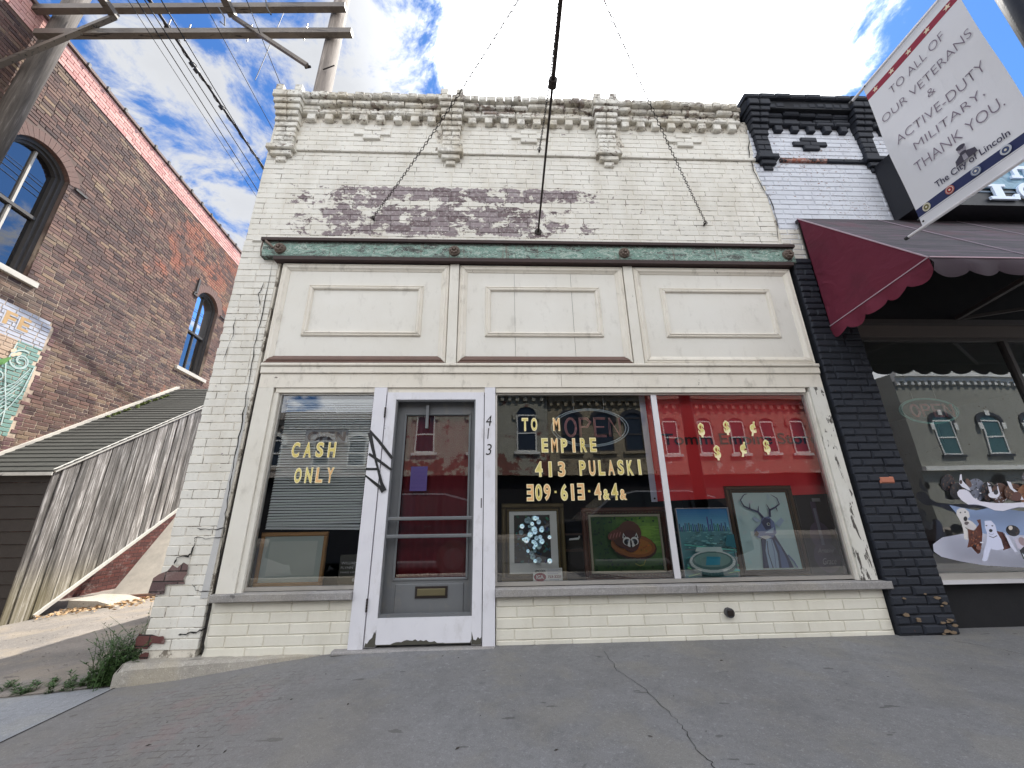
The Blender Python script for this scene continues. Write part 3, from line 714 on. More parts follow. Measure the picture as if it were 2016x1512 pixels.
# foundation kerb at the corner
fp = [(-2.765, -.03), (-2.73, .01)]
mb = MB(); xs = rng(-2.72, -1.35, 24); v = []
for i, x in enumerate(xs):
    top = -.030+rnd.uniform(-.003, .003); t = max(0, min(1, (x+2.72)/1.37)); pr_ = .12*(1-t)**.8+.012
    top2 = max(top, gz(x, -.1)+.004); e = .035*(1-t) if i else .05
    v += [(x-(.0 if i else .02), -pr_-.01, gz(x, -pr_)-.1), (x, -pr_, top2-e), (x, -pr_+e, top2), (x, .06, top2+.002)]
mb.add(v, [(4*i+k, 4*i+4+k, 4*i+5+k, 4*i+1+k) for i in range(len(xs)-1) for k in range(3)])
mb.add([(-2.74, -.13, -.3), (-2.75, -.12, -.09), (-2.735, -.08, -.035), (-2.72, .0, -.03), (-2.72, .4, -.03), (-2.72, .4, -.3)]+[(-2.72, -.13, -.3), (-2.72, -.132, -.065), (-2.72, -.085, -.030), (-2.72, .0, -.029), (-2.72, .4, -.029), (-2.72, .4, -.3)], [(0, 1, 2, 3, 4, 5), (0, 6, 7, 1), (1, 7, 8, 2), (2, 8, 9, 3), (3, 9, 10, 4)])
mb.build('foundation_kerb', M_FOUND, SF)
bx('threshold', M_SILL, SF, -1.25, -.02, -.075, .02, -.03, .0, c=.01)
# shop interior
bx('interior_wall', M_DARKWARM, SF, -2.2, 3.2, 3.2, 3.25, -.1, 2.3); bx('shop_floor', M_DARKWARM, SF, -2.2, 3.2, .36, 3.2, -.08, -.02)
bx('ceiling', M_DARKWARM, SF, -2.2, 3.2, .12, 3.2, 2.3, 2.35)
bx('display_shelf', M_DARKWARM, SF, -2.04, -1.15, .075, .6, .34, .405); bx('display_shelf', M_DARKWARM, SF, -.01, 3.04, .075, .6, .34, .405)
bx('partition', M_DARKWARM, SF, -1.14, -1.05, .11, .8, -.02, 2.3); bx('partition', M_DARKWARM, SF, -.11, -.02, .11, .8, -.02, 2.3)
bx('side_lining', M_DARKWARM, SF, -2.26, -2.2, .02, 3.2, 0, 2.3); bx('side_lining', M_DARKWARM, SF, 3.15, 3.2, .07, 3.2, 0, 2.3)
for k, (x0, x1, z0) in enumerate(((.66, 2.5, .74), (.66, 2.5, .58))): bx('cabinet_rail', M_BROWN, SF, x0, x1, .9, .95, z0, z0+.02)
# screen door
dz = .004
DR = MB().box(-1.022, -.938, -.022, .02, .008, 2.060).box(-.200, -.122, -.022, .02, .008, 2.060).box(-.9375, -.2005, -.022, .02, 1.990, 2.060).box(-.9375, -.2005, -.022, .02, .022, .205)
DR = DR.build('door', M_DOORW, SF)
# bare chipped wood showing along the foot of the door
M_BARE = plain('bare_dirty_wood', lin(74, 72, 64), .9, 0, .3, 18)
def chip(par, pts, y, d=.0012, mt=M_BARE): return MB().prism(pts, y-d, y).build('chipped_patch', mt, par)
chip(DR, [(-1.02, .01), (-.938, .01), (-.938, .13), (-.945, .10), (-.952, .115), (-.965, .075), (-.985, .06), (-1.0, .035), (-1.012, .04)], -.0223)
top = [(-.937, .03)]+[(x, .022+max(.004, .02*math.sin(x*9+1)+rnd.uniform(.002, .016))) for x in rng(-.93, -.21, 34)]+[(-.201, .05)]
chip(DR, [(-.9375, .021)]+[(-.201, .021)]+top[::-1], -.0223)
chip(DR, [(-.199, .01), (-.123, .01), (-.123, .06), (-.135, .05), (-.15, .062), (-.165, .04), (-.185, .045), (-.199, .1)], -.0223)
for a, b, c, d in ((-.9375, -.9250, .205, 1.990), (-.2130, -.2005, .205, 1.990)): bx('inner_bead', M_DOORG, DR, a, b, -.012, .02, c, d)
bx('inner_bead', M_DOORG, DR, -.924, -.214, -.014, .02, .206, .228); bx('inner_bead', M_DOORG, DR, -.924, -.214, -.012, .02, 1.976, 1.989)
bx('push_bar', M_DOORG, DR, -.925, -.213, -.018, .004, .925, .955, c=.006); bx('push_bar', M_DOORG, DR, -.925, -.213, -.018, .004, .785, .815, c=.006)
# inner door
ID = MB().box(-.99, -.862, .075, .115, .0, 2.06).box(-.252, -.12, .075, .115, .0, 2.06).box(-.8615, -.2525, .075, .115, 1.872, 2.06).box(-.8615, -.2525, .075, .115, .0, .462).build('inner_door', M_DOORG, SF)
miter_frame('glazing_bead', ID, -.872, -.242, .452, 1.882, .022, .075, [(.004, .066), (.014, .066)], M_DOORG)
bx('kick_panel', M_DOORG, ID, -.84, -.275, .068, .075, .05, .43, c=.006)
MB().add([(-.862, .095, .46), (-.252, .095, .46), (-.252, .095, 1.874), (-.862, .095, 1.874)], [(0, 1, 2, 3)]).build('pane', M_GLASS2, ID)
M_BRASS = plain('old_brass', lin(112, 104, 78), .45, .5, .2)
MS = bx('mail_slot', M_IRON, ID, -.672, -.408, .056, .067, .324, .410, c=.003); bx('flap', M_BRASS, MS, -.655, -.425, .049, .0555, .340, .394, c=.004)
bx('door_closer', M_DOORG, ID, -.665, -.640, .03, .06, 1.73, 1.95)
for z in (1.865, .30):
    h = MB(); 
    for i in range(5): h.tube((-1.0265, -.034, z-.048+i*.0195), (-1.0265, -.034, z-.048+i*.0195+.017), .0075, n=10)
    h.build('hinge', M_IRON if z > 1 else M_IRON, DR)
bx('latch_hole', M_IRON, DR, -.140, -.132, -.0235, -.02, 1.02, 1.10)
# house number
for ch, x, z in (('4', -.102, 1.735), ('1', -.088, 1.615), ('3', -.10, 1.47)):
    wd = .052 if ch != '1' else .016
    text('house_number', ch, x, z, wd, .098, frontmap(-.0315), M_CRK, SF, shear=.15, extr=.0015, off=-.008)
# cracks in the pier
def crack(par, pix, Y, w_, mt=M_CRK, name='crack', sub=4, jit=1.6):
    pts = []
    for i in range(len(pix)-1):
        for k in range(sub):
            t = k/sub; pts.append(PY(pix[i][0]+(pix[i+1][0]-pix[i][0])*t+rnd.uniform(-jit, jit), pix[i][1]+(pix[i+1][1]-pix[i][1])*t+rnd.uniform(-jit, jit), Y))
    pts.append(PY(*pix[-1], Y)); P2 = [(p.x, p.z) for p in pts]; n = len(P2)
    ws = [w_*rnd.uniform(.35, 1.4)*(.35 if i in (0, n-1) else 1) for i in range(n)]
    a = Art(lambda x, z, d: (x, Y, z)); a.line(P2, ws, (0, 0, 0))
    me = bpy.data.meshes.new(name); me.from_pydata(a.v, [], a.f); me.update(); return link(name, me, mt, par)
crack(SF, [(536, 520), (520, 600), (508, 650), (495, 715), (482, 800), (470, 860), (458, 920), (452, 960), (444, 1010), (438, 1060), (430, 1110), (424, 1165)], -.009, .009)
crack(SF, [(412, 1190), (406, 1230), (400, 1260), (397, 1290)], -.012, .018)
crack(SF, [(388, 1040), (420, 1042), (445, 1040)], -.012, .007); crack(SF, [(384, 1068), (384, 1058), (410, 1060), (448, 1057)], -.012, .006)
crack(SF, [(384, 1068), (376, 1090), (372, 1094), (348, 1098), (343, 1110)], -.013, .012)
crack(SF, [(520, 555), (515, 570), (508, 580), (512, 600)], -.012, .010); crack(SF, [(463, 625), (458, 660), (448, 685), (440, 710)], -.012, .006)
crack(SF, [(350, 1250), (370, 1247), (392, 1242), (408, 1235)], -.012, .010); crack(SF, [(380, 1150), (385, 1162), (400, 1165), (420, 1163)], -.012, .005)
crack(SF, [(1475, 260), (1474, 300), (1485, 335), (1503, 372), (1520, 400), (1530, 432), (1532, 470)], -.012, .010)
crack(SF, [(1460, 462), (1495, 460), (1530, 462)], -.012, .006)
# bare patches low on the pier
def bare(pix, mt):
    pts = [PY(u, v, -.011) for u, v in pix]; a = Art(lambda x, z, d: (x, -.0125, z)); a.poly([(p.x, p.z) for p in pts], (0, 0, 0))
    me = bpy.data.meshes.new('bare_patch'); me.from_pydata(a.v, [], a.f); me.update(); link('bare_patch', me, mt, SF)
M_UND = texbrick('bare_purple_brick', lin(116, 92, 88), lin(88, 68, 68)); M_UND2 = texbrick('bare_maroon_brick', lin(104, 62, 58), lin(84, 52, 50))
bare([(340, 1112), (349, 1118), (362, 1107), (371, 1113), (368, 1130), (361, 1139), (364, 1149), (325, 1151), (324, 1168), (311, 1171), (292, 1168), (296, 1155), (302, 1138), (314, 1130), (330, 1124)], M_UND)
bare([(275, 1247), (281, 1249), (300, 1249), (313, 1253), (322, 1252), (326, 1262), (322, 1268), (300, 1266), (290, 1278), (266, 1276), (268, 1258)], M_UND2)
bare([(287, 1284), (294, 1285), (290, 1301), (276, 1301), (272, 1290)], M_UND2)
Art2 = Art(lambda x, z, d: (x, -.0075, z)); Art2.poly([(-2.335, .37), (-2.278, .37), (-2.276, 1.0), (-2.280, 1.75), (-2.296, 2.05), (-2.306, 1.6), (-2.322, 1.0), (-2.330, .6)], (0, 0, 0)); me = bpy.data.meshes.new('grey_strip'); me.from_pydata(Art2.v, [], Art2.f); me.update(); link('grey_strip', me, plain('strip_grey', lin(184, 183, 181), .7, 0, .12, 12), SF)  # thin grey strip laid along the pier's right edge
# conduit outlet
OB = MB().prism([(1.883+.036*math.cos(R(t)), .185+.036*math.sin(R(t))) for t in range(0, 360, 30)], -.035, .0).build('outlet_box', plain('outlet_grey', lin(66, 66, 70), .5), SF)
bx('outlet_cover', M_IRON, OB, 1.86, 1.906, -.047, -.036, .166, .206, c=.004)
# graffiti
GA = Art(frontmap(-.0325), .0003); K = lin(24, 24, 26)
def gp(*pp): return [(lambda p: (p.x, p.z))(PY(440+x/3.6, 740+y/3.6, -.0325)) for x, y in pp]
GA.line(gp((1036, 388), (1100, 460), (1196, 585)), [.020, .026, .024], K); GA.line(gp((1036, 400), (1060, 520), (1090, 640), (1120, 760), (1140, 815)), [.036, .028, .018, .026, .042], K)
GA.line(gp((1030, 552), (1100, 600), (1192, 668)), [.022, .024, .020], K); GA.line(gp((1010, 660), (1095, 660)), .020, K)
GA.line(gp((1006, 706), (1060, 750), (1110, 790), (1135, 820)), [.012, .022, .026, .040], K)
GA.build('graffiti', SF, print_mat('marker_paint', .4))
# metal rings for the sign chains
for x, z in ((-1.354, 4.056), (2.359, 4.059), (.511, 5.111)): MB().tube((x, .0, z), (x, -.03, z), .010).path([(x+.02*math.cos(R(t)), -.04, z+.02*math.sin(R(t))) for t in range(0, 360, 40)], .005, 6, True).build('eye_bolt', M_IRON, SF)

# ================================================================== sign bracket
SB = thing('sign_bracket', (.458, -.03, 3.93), 'black iron sign arm sticking out above the pavement from the peeling wall', 'sign bracket')
e0, e1 = Vector((.458, .0, 3.93)), Vector((.383, -2.36, 3.97)); mid = e0.lerp(e1, .655)
MB().tube(e0, mid, .0100).build('arm', M_IRON, SB); MB().tube(mid, e1, .0150).build('outer_arm', M_IRON, SB)
MB().tube(mid+Vector((0, .03, 0)), mid-Vector((0, .03, 0)), .031, n=14).build('coupling', M_IRON, SB); MB().tube((.458, .0, 3.93), (.458, -.012, 3.93), .04).build('wall_plate', M_IRON, SB)
def chain(par, a, b, name='chain', pitch_=.036):
    a, b = Vector(a), Vector(b); L = (b-a).length; n = int(L/pitch_); d = (b-a)/L
    s0 = d.cross(Vector((0, 0, 1))).normalized(); s1 = d.cross(s0); mb = MB()
    for i in range(n):
        t = i/n; c = a+d*(L*t)+Vector((0, 0, -.09*math.sin(math.pi*t))); s = s0 if i % 2 else s1
        pts = [c+d*(.021*math.cos(R(q)))+s*(.0105*math.sin(R(q))) for q in range(0, 360, 45)]
        mb.path(pts, .0028, 4, True)
    mb.build(name, M_IRON, par)
chain(SB, (-1.354, -.045, 4.056), e1); chain(SB, (2.359, -.045, 4.059), e1); chain(SB, (.511, -.045, 5.111), e1)

# ================================================================== brick building across the alley (own coordinates: x out of the wall, y along it)
LB = thing('brick_building', (-8.3, 2.43, 0), 'tall brown brick building across the alley with arched windows and a painted mural', 'building', rz=R(5.71))
bx('front_wall', M_LM, LB, -9, -.5, -2.6, -2.3, -1, 9.6)
bx('roof', M_SHINGLE, LB, -9, -.5, -2.3, 12, 9.0, 9.1)
WIN = [(-.76, .24, 5.03, 7.20, 7.50), (4.25, 5.25, 4.91, 7.10, 7.44)]
def arch_z(wn, s, extra=0.):
    a, b, z0, zs, za = wn; h = za-zs; w2 = (b-a)/2; rad = (w2*w2+h*h)/(2*h); cz_ = za-rad; r_ = rad+extra
    q = r_*r_-(s-(a+b)/2)**2
    return cz_+math.sqrt(q) if q > 0 else zs
def keep_left(q):
    s0, s1, z0, z1 = q; zc = (z0+z1)/2
    if zc < 2.0 and s0 > 7: return None
    for wn in WIN:
        a, b, zb, zs, za = wn
        if z1 > zb-.105 and z0 < zb and s1 > a-.12 and s0 < b+.17:      # sill
            if s0 < a-.12 and a-.12-s0 > .05: s1 = a-.12-.006
            elif s1 > b+.17 and s1-(b+.17) > .05: s0 = b+.17+.006
            else: return None
        if z1 > zb and z0 < zs+.03:
            if s0 < a < s1: 
                if a-s0 < .012: return None
                s1 = a
            elif s0 < b < s1:
                if s1-b < .012: return None
                s0 = b
            elif s0 >= a and s1 <= b: return None
        elif z0 >= zs-.05 and z1 < za+.40:
            c = (s0+s1)/2
            if a-.16 < c < b+.16 and z0 < arch_z(wn, min(max(c, a), b), .20)+.01: return None
    out = (s0, s1, z0, z1)
    if zc < 4.49 and zc > 2.3 and s0 < .92:
        if s1 > .925:
            if .92-s0 > .06: s1 = .92
            else: return (.924, s1, z0, z1)
        return (s0, s1, z0, z1, M_MURAL)
    return out
cells = courses(-2.3, 9.0, 1.1, 9.10, L=.218, H=.0722, j=.014, jit=.003, heads=.14, keep=keep_left)
cells += courses(-2.3, 9.0, 9.12, 9.60, L=.24, H=.078, j=.009, jit=.002, heads=.02, dy=-.01)
fr_ = lambda x, y, z: (-y, x, z)
def cd_left(s, z): return (Vector((-8.3-.0995*s, 2.43+.995*s, z))-CAM).length + (50 if (s < -1.6 or z > 9.7 or z < 2.2) else 0) + (8 if s < -.9 and z < 4 else 0)
lay(LB, cells, M_LB, d=.03, c=.0025, indiv=300, frame=fr_, camdist=cd_left)
# arches, windows
for a, b in ((-2.6, -.76), (.24, 4.25), (5.25, 12)): bx('wall_core', M_LM, LB, -.5, -.007, a, b, -1, 9.62)
for wn in WIN:
    a, b, zb, zs, za = wn; bx('wall_core', M_LM, LB, -.5, -.007, a, b, -1, zb-.1)
    pts = [(a, 9.62), (a, zs)]+[(a+(b-a)*i/12, arch_z(wn, a+(b-a)*i/12, .06)) for i in range(13)]+[(b, zs), (b, 9.62)]; n = len(pts)
    me = MB().add([(-.007, y, z) for y, z in pts]+[(-.5, y, z) for y, z in pts], [tuple(range(n)), tuple(range(2*n-1, n-1, -1))]+[(i, i+n, (i+1) % n+n, (i+1) % n) for i in range(n)]).mesh('wall_core'); fixnormals(me); link('wall_core', me, M_LM, LB)
M_LBV = M_LB; M_ARCH = plain('arch_brick_brown', lin(112, 86, 78), .85, 0, .35, 14, .5)
for wi, wn in enumerate(WIN):
    a, b, zb, zs, za = wn; cs_ = (a+b)/2; h = za-zs; w2 = (b-a)/2; rad = (w2*w2+h*h)/(2*h); cz_ = za-rad; A0 = math.asin(w2/rad)
    n = 17
    for i in range(n):
        t0 = -A0*1.08+2.16*A0*i/n+.004; t1 = -A0*1.08+2.16*A0*(i+1)/n-.004
        P4 = [(cs_+(rad+r_)*math.sin(t), cz_+(rad+r_)*math.cos(t)) for r_, t in ((.0, t0), (.0, t1), (.20, t1), (.20, t0))]
        o = MB().add([(.004, y, z) for y, z in P4]+[(-.12, y, z) for y, z in P4], [(0, 1, 2, 3), (4, 7, 6, 5), (0, 4, 5, 1), (1, 5, 6, 2), (2, 6, 7, 3), (3, 7, 4, 0)])
        me = o.mesh('arch_brick'); fixnormals(me); link('arch_brick', me, M_ARCH, LB)
    # dark raised bars beside the arch
    hb = MB().box(0, .035, a-.16, a-.09, zs+.02, za+.15).box(0, .035, a-.22, a-.16, zs-.01, zs+.04)
    hb.build('arch_side_bar', M_DKFRAME, LB); MB().box(0, .03, b+.12, b+.36, zs-.06, zs-.02).build('arch_side_bar', M_DKFRAME, LB)
    MB().box(0, .03, a-.22, a-.02, zs-.06, zs-.02).build('arch_side_bar', M_DKFRAME, LB)
    bx('window_sill', M_STONE, LB, -.06, .055, a-.115, b+.165, zb-.10, zb-.004)
    # reveal + frame
    def arcpts(ins, n=14):
        r2 = rad-ins; A = math.asin(min(1, (w2-ins)/r2)); return [(cs_+r2*math.sin(t), cz_+r2*math.cos(t)) for t in [A-2*A*i/n for i in range(n+1)]]
    W_ = None
    def band(nm, i0, i1, x0, x1, mt, par, z_0=zb):
        o_ = [(b-i0, z_0)]+arcpts(i0)+[(a+i0, z_0)]; q_ = [(b-i1, z_0)]+arcpts(i1)+[(a+i1, z_0)]
        mb = MB(); n = len(o_)
        vs = [(x1, y, z) for y, z in o_]+[(x1, y, z) for y, z in q_]+[(x0, y, z) for y, z in o_]+[(x0, y, z) for y, z in q_]
        fs = []
        for i in range(n-1): fs += [(i, i+1, n+i+1, n+i), (n+i, n+i+1, 3*n+i+1, 3*n+i), (i, 2*n+i, 2*n+i+1, i+1)]
        me = mb.add(vs, fs).mesh(nm); fixnormals(me); return link(nm, me, mt, par)
    W_ = band('window', 0, .07, -.24, -.085, M_DKFRAME, LB)
    band('window_frame', .07, .12, -.24, -.13, M_DKFRAME, W_)
    zm = zb+(za-zb)*.47
    MB().box(-.22, -.15, a+.12, b-.12, zb+.0, zb+.07).build('sash_rail', M_DKFRAME, W_); MB().box(-.24, -.14, a+.12, b-.12, zm-.03, zm+.03).build('sash_rail', M_DKFRAME, W_)
    for q0_, q1_ in ((zb+.07, zm-.03), (zm+.03, za-.12)): MB().box(-.22, -.165, cs_-.018, cs_+.018, q0_, q1_).build('sash_bar', M_STONE if wi == 0 else M_DKFRAME, W_)
    up_ = [(b-.12, zm)]+arcpts(.12)+[(a+.12, zm)]
    MB().add([(-.20, y, z) for y, z in up_], [tuple(range(len(up_)))[::-1]]).build('pane', M_DGLASS if wi else M_OPENS, W_)
    MB().add([(-.20, a+.12, zb+.06), (-.20, b-.12, zb+.06), (-.20, b-.12, zm), (-.20, a+.12, zm)], [(0, 1, 2, 3)]).build('pane', M_DGLASS, W_)
    bx('blind_board', M_DARK, W_, -.45, -.40, a-.1, b+.1, zb-.1, za+.1)
    if wi == 0: MB().box(-.30, -.27, a+.06, a+.5, zb+.05, zm-.1).build('curtain', M_STONE, W_)
# coping tiles along the parapet
for i in range(32):
    s = -2.6+i*.46
    bx('coping_tile', plain('coping_tile', lin(122, 104, 98), .8), LB, -.5, .045, s, s+.42, 9.61, 9.67); bx('coping_joint', M_DKFRAME, LB, -.5, .065, s+.415, s+.465, 9.60, 9.70)
# mural lettering and scrollwork
MU = Art(lambda s, z, d: (.006+d, s, z), .0004); GOLD = lin(206, 158, 92)
tx = [('C', -.28), ('A', -.06), ('F', .17), ('E', .40)]
for ch, s in tx:
    me = text_mesh(ch, s, 4.12, .18, .24, lambda x, z, d: (.008+d, x, z), off=.03); link('mural_letter', me, plain('mural_gold', lin(184, 150, 104), .7, 0, .3, 20), LB)
    me = text_mesh(ch, s-.02, 4.10, .18, .24, lambda x, z, d: (.006+d, x, z), off=.03); link('mural_letter', me, plain('mural_white', lin(200, 200, 206), .7, 0, .2, 20), LB)
WH = lin(186, 202, 198)
def spiral(cx, cz, r0, turns, w_, col=WH, ph=0., sgn=1):
    MU.line([(cx+r0*(1-.8*t)*math.cos(ph+sgn*2*math.pi*turns*t), cz+r0*(1-.8*t)*math.sin(ph+sgn*2*math.pi*turns*t)) for t in [i/36 for i in range(37)]], w_, col)
spiral(.66, 3.62, .20, 1.6, .022, ph=1.2); spiral(.42, 3.28, .12, 1.5, .018, ph=2.4); spiral(.28, 3.05, .10, 1.4, .018); spiral(.66, 3.60, .12, 1.2, .016, ph=4.)
for k in range(6): MU.line([(.85-.02*k, 3.55-.13*k), (.72-.04*k, 3.25-.13*k), (.50-.05*k, 3.02-.12*k), (.15-.03*k, 2.90-.1*k)], .015, WH)
MU.line([(.5, 3.9), (.46, 3.5), (.60, 3.1), (.72, 2.8), (.76, 2.5)], .02, WH); MU.line([(.9, 3.6), (.86, 3.1), (.78, 2.85), (.6, 2.5)], .018, WH)
MU.line([(-.1, 3.1), (.2, 3.35), (.42, 3.52), (.5, 3.62)], [.03, .10, .09, .03], lin(96, 142, 76)); MU.line([(-.1, 3.08), (.2, 3.31), (.42, 3.49)], .03, lin(76, 120, 60))
for q, (s, z) in enumerate(((.52, 3.68), (.58, 3.72), (.49, 3.75))): MU.ell(s, z, .05, .028, lin(226, 200, 172), .8)
for q in range(5): MU.ell(.32+.09*(q % 3), 2.78-.06*(q % 2), .085, .05, lin(186, 146-6*q, 124), q)
MU.build('mural_scrollwork', LB, print_mat('mural_print', .8))

# ================================================================== covered stair in the alley
ST = thing('stair_enclosure', (-6.95, 2.95, -.4), 'weathered grey plank stair enclosure with dark shingle roof climbing beside the brown brick wall', 'covered stair')
def topz(y): return 1.75+.665*(y-2.95)
def botz(y): return -.42+.69*(y-3.3)
y = 2.93; i = 0
while y < 6.6:
    w_ = rnd.uniform(.075, .12)
    y1 = min(y+w_-.010, 6.6); zb0 = max(botz((y+y1)/2), -.44+rnd.uniform(0, .03)) if y < 3.35 else botz(y)
    e = rnd.uniform(-.010, .010)
    vs = [(-6.945+e, y, max(botz(y), -.45)), (-6.945+e, y1, max(botz(y1), -.45)), (-6.945+e, y1, topz(y1)-.03), (-6.945+e, y, topz(y)-.03)]
    vs += [(x-.022, yy, z) for x, yy, z in vs]
    MB().add(vs, [(0, 1, 2, 3), (7, 6, 5, 4), (0, 4, 5, 1), (1, 5, 6, 2), (2, 6, 7, 3), (3, 7, 4, 0)]).build('plank', M_PLANK, ST)
    y += w_
MB().obox((-6.925, 2.90, topz(2.90)-.02), (-6.925, 6.7, topz(6.7)-.02), .03, .055, (0, -.55, .83)).build('rake_trim', M_WTRIM, ST)
MB().obox((-6.925, 3.32, botz(3.32)+.01), (-6.925, 6.6, botz(6.6)+.01), .035, .05, (0, -.55, .83)).build('lower_trim', M_WTRIM, ST)
sh = 0; y = 2.86
while y < 6.7:
    z = topz(y)
    x0 = -8.42-.1*(y-2.4)
    xx = -6.90
    vs = [(-6.90, y, z+.012), (-6.90, y+.145, z+.145*.665-.006), (x0, y+.145, z+.145*.665-.006), (x0, y, z+.012), (-6.90, y, z-.008), (x0, y, z-.008)]
    MB().add(vs, [(0, 1, 2, 3), (0, 3, 5, 4), (0, 4, 1), (3, 2, 5)]).build('shingle_course', M_SHINGLE, ST); y += .13
MB().obox((-7.6, 2.84, topz(2.84)-.03), (-6.88, 2.84, topz(2.84)-.03), .02, .05).obox((-8.5, 2.842, topz(2.84)-.028), (-7.62, 2.842, topz(2.84)-.028), .02, .045).build('eave_trim', M_WTRIM, ST)
MB().obox((-8.36, 2.9, topz(2.9)+.03), (-8.70, 6.8, topz(6.8)+.03), .10, .05, (0, -.55, .83)).build('flashing', M_STONE, ST)
for k in range(14):
    y = 4.9+k*.1+rnd.uniform(-.03, .03); MB().tube((-8.45+rnd.uniform(0, .14), y, topz(y)+.0), (-8.45+rnd.uniform(0, .14), y, topz(y)+.05), .05, .02, 6).build('moss_clump', M_MOSS, ST)
zz = -.45
M_SIDING = plain('dark_siding', lin(58, 54, 52), .9, 0, .35, 10, .5)
while zz < 1.68:
    MB().add([(-8.6, 2.955, zz), (-6.972, 2.955, zz), (-6.972, 2.972, min(zz+.175, 1.7)), (-8.6, 2.972, min(zz+.175, 1.7)), (-8.6, 2.98, zz), (-6.972, 2.98, zz)], [(0, 1, 2, 3), (0, 4, 5, 1)]).build('siding_board', M_SIDING, ST); zz += .18
for k in range(5):
    y = 3.6+.8*k; z0 = botz(y); bx('stringer', M_DKFRAME, ST, -8.3, -6.98, y, y+.05, z0, z0+.2)
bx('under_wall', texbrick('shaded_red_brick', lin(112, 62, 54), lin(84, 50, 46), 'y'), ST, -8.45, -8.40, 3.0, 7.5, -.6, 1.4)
# sloping pale slab beyond
SL = thing('cellar_hatch', (-6.2, 4.5, -.35), 'pale sloping cement slab on crumbling red brick at the end of the planks', 'cellar hatch')
vs = [(-6.9, 4.45, -.33), (-4.4, 4.75, -.27), (-4.4, 7.0, 2.6), (-6.9, 6.4, 2.15)]; vs += [(x, y+.08, z-.08) for x, y, z in vs]
me = MB().add(vs, [(0, 1, 2, 3), (7, 6, 5, 4), (0, 4, 5, 1), (1, 5, 6, 2), (2, 6, 7, 3), (3, 7, 4, 0)]).mesh('slab'); fixnormals(me); link('slab', me, M_TARP, SL)
M_RB = plain('loose_red_brick', lin(150, 92, 76), .9, 0, .45, 9, .6)
for k in range(15):
    x = -6.75+k*.155; o = bx('brick', M_RB if k < 7 else M_STONE, SL, x, x+.14, 4.36+rnd.uniform(-.05, .03)+.12*(x+6.75), 4.6+.12*(x+6.75), -.52, -.365+rnd.uniform(-.03, .02))
KB = MB().prism([(-6.9, -.5), (-6.05, -.5), (-6.18, -.36), (-6.45, -.29), (-6.9, -.27)], 3.75, 4.3).build('concrete_block', M_FOUND); tag(KB, 'low broken grey concrete block lying by the foot of the planks', 'concrete block')
# leaf litter, weeds
lf = MB()
for k in range(520):
    x = -6.5+rnd.gauss(0, .35); y = 3.9+rnd.gauss(0, .28)+.25*(x+6.4)
    if y > 4.4 or x < -6.9: continue
    z = gz(x, y)+rnd.uniform(0, .035); a = rnd.uniform(0, 6.3); l = rnd.uniform(.02, .05); w2 = l*.35
    dx, dy = math.cos(a)*l, math.sin(a)*l; px, py = -math.sin(a)*w2, math.cos(a)*w2; t = rnd.uniform(-.02, .02)
    lf.add([(x-dx, y-dy, z), (x+px, y+py, z+t), (x+dx, y+dy, z+rnd.uniform(0, .02)), (x-px, y-py, z-t)], [(0, 1, 2, 3)])
o = lf.build('leaf_litter', M_DRY); o['kind'] = 'stuff'
pe = MB()
for k in range(900):
    x = rnd.uniform(-7, -2.8); y = rnd.uniform(-.05, 4); s = rnd.uniform(.003, .008); z = gz(x, y)-.009
    pe.add([(x-s, y, z), (x+s*.3, y-s, z), (x+s, y+s*.5, z), (x, y+s, z), (x, y, z+s)], [(0, 1, 4), (1, 2, 4), (2, 3, 4), (3, 0, 4)])
o = pe.build('gravel_stones', M_GRAVEL); o['kind'] = 'stuff'
def weed(name, x, y, n, h, spread, label, lw=.006, drop=.0):
    root = thing(name, (x, y, gz(x, y)), label, 'weed'); st_ = MB(); lv = MB()
    for k in range(n):
        a = rnd.uniform(0, 6.3); bx_, by_ = x+rnd.gauss(0, .05*spread*6), y+rnd.gauss(0, .05*spread*4); hh = h*rnd.uniform(.35, 1.0)
        L = [Vector((bx_, by_, gz(bx_, by_)-.015))]; lean = rnd.uniform(.1, .8)*spread*3
        for q in range(1, 7):
            t = q/6; L.append(Vector((bx_+math.cos(a)*lean*t*t*hh, by_+math.sin(a)*lean*t*t*hh, L[0].z+hh*(t-.25*t*t*lean))))
        st_.path(L, [.003*(1-.7*i/6) for i in range(7)], 4)
        for q in range(1, 7):
            for _ in range(5):
                p = L[q-1].lerp(L[q], rnd.random()); b = rnd.uniform(0, 6.3); l = rnd.uniform(.025, .055)*(1.15-.4*q/6); up = rnd.uniform(-.2, .7)
                d = Vector((math.cos(b), math.sin(b), up)).normalized(); sd = d.cross(Vector((0, 0, 1))).normalized()*lw*rnd.uniform(.6, 1.2)
                lv.add([p, p+d*l*.5+sd, p+d*l-Vector((0, 0, drop*l)), p+d*l*.5-sd], [(0, 1, 2, 3)])
    st_.build('stem', M_LEAF, root); o = lv.build('foliage', M_LEAF, root)
    return root
weed('weed_clump', -2.84, .02, 120, .40, .24, 'thick green weeds growing against the corner kerb of the cream building')
weed('weed_clump', -2.84, .20, 12, .62, .30, 'tall thin leggy weed sticking out sideways past the peeling brick pier', .005)
weed('weed_clump', -3.08, .0, 22, .10, .3, 'low ragged weed mat along the alley edge by the apron')
weed('grass_tuft', -3.75, .06, 12, .09, .3, 'small grass tuft in the joint at the far left of the apron')
weed('grass_tuft', -3.42, .05, 8, .06, .2, 'tiny grass sprig in the joint between the tuft and the weeds')
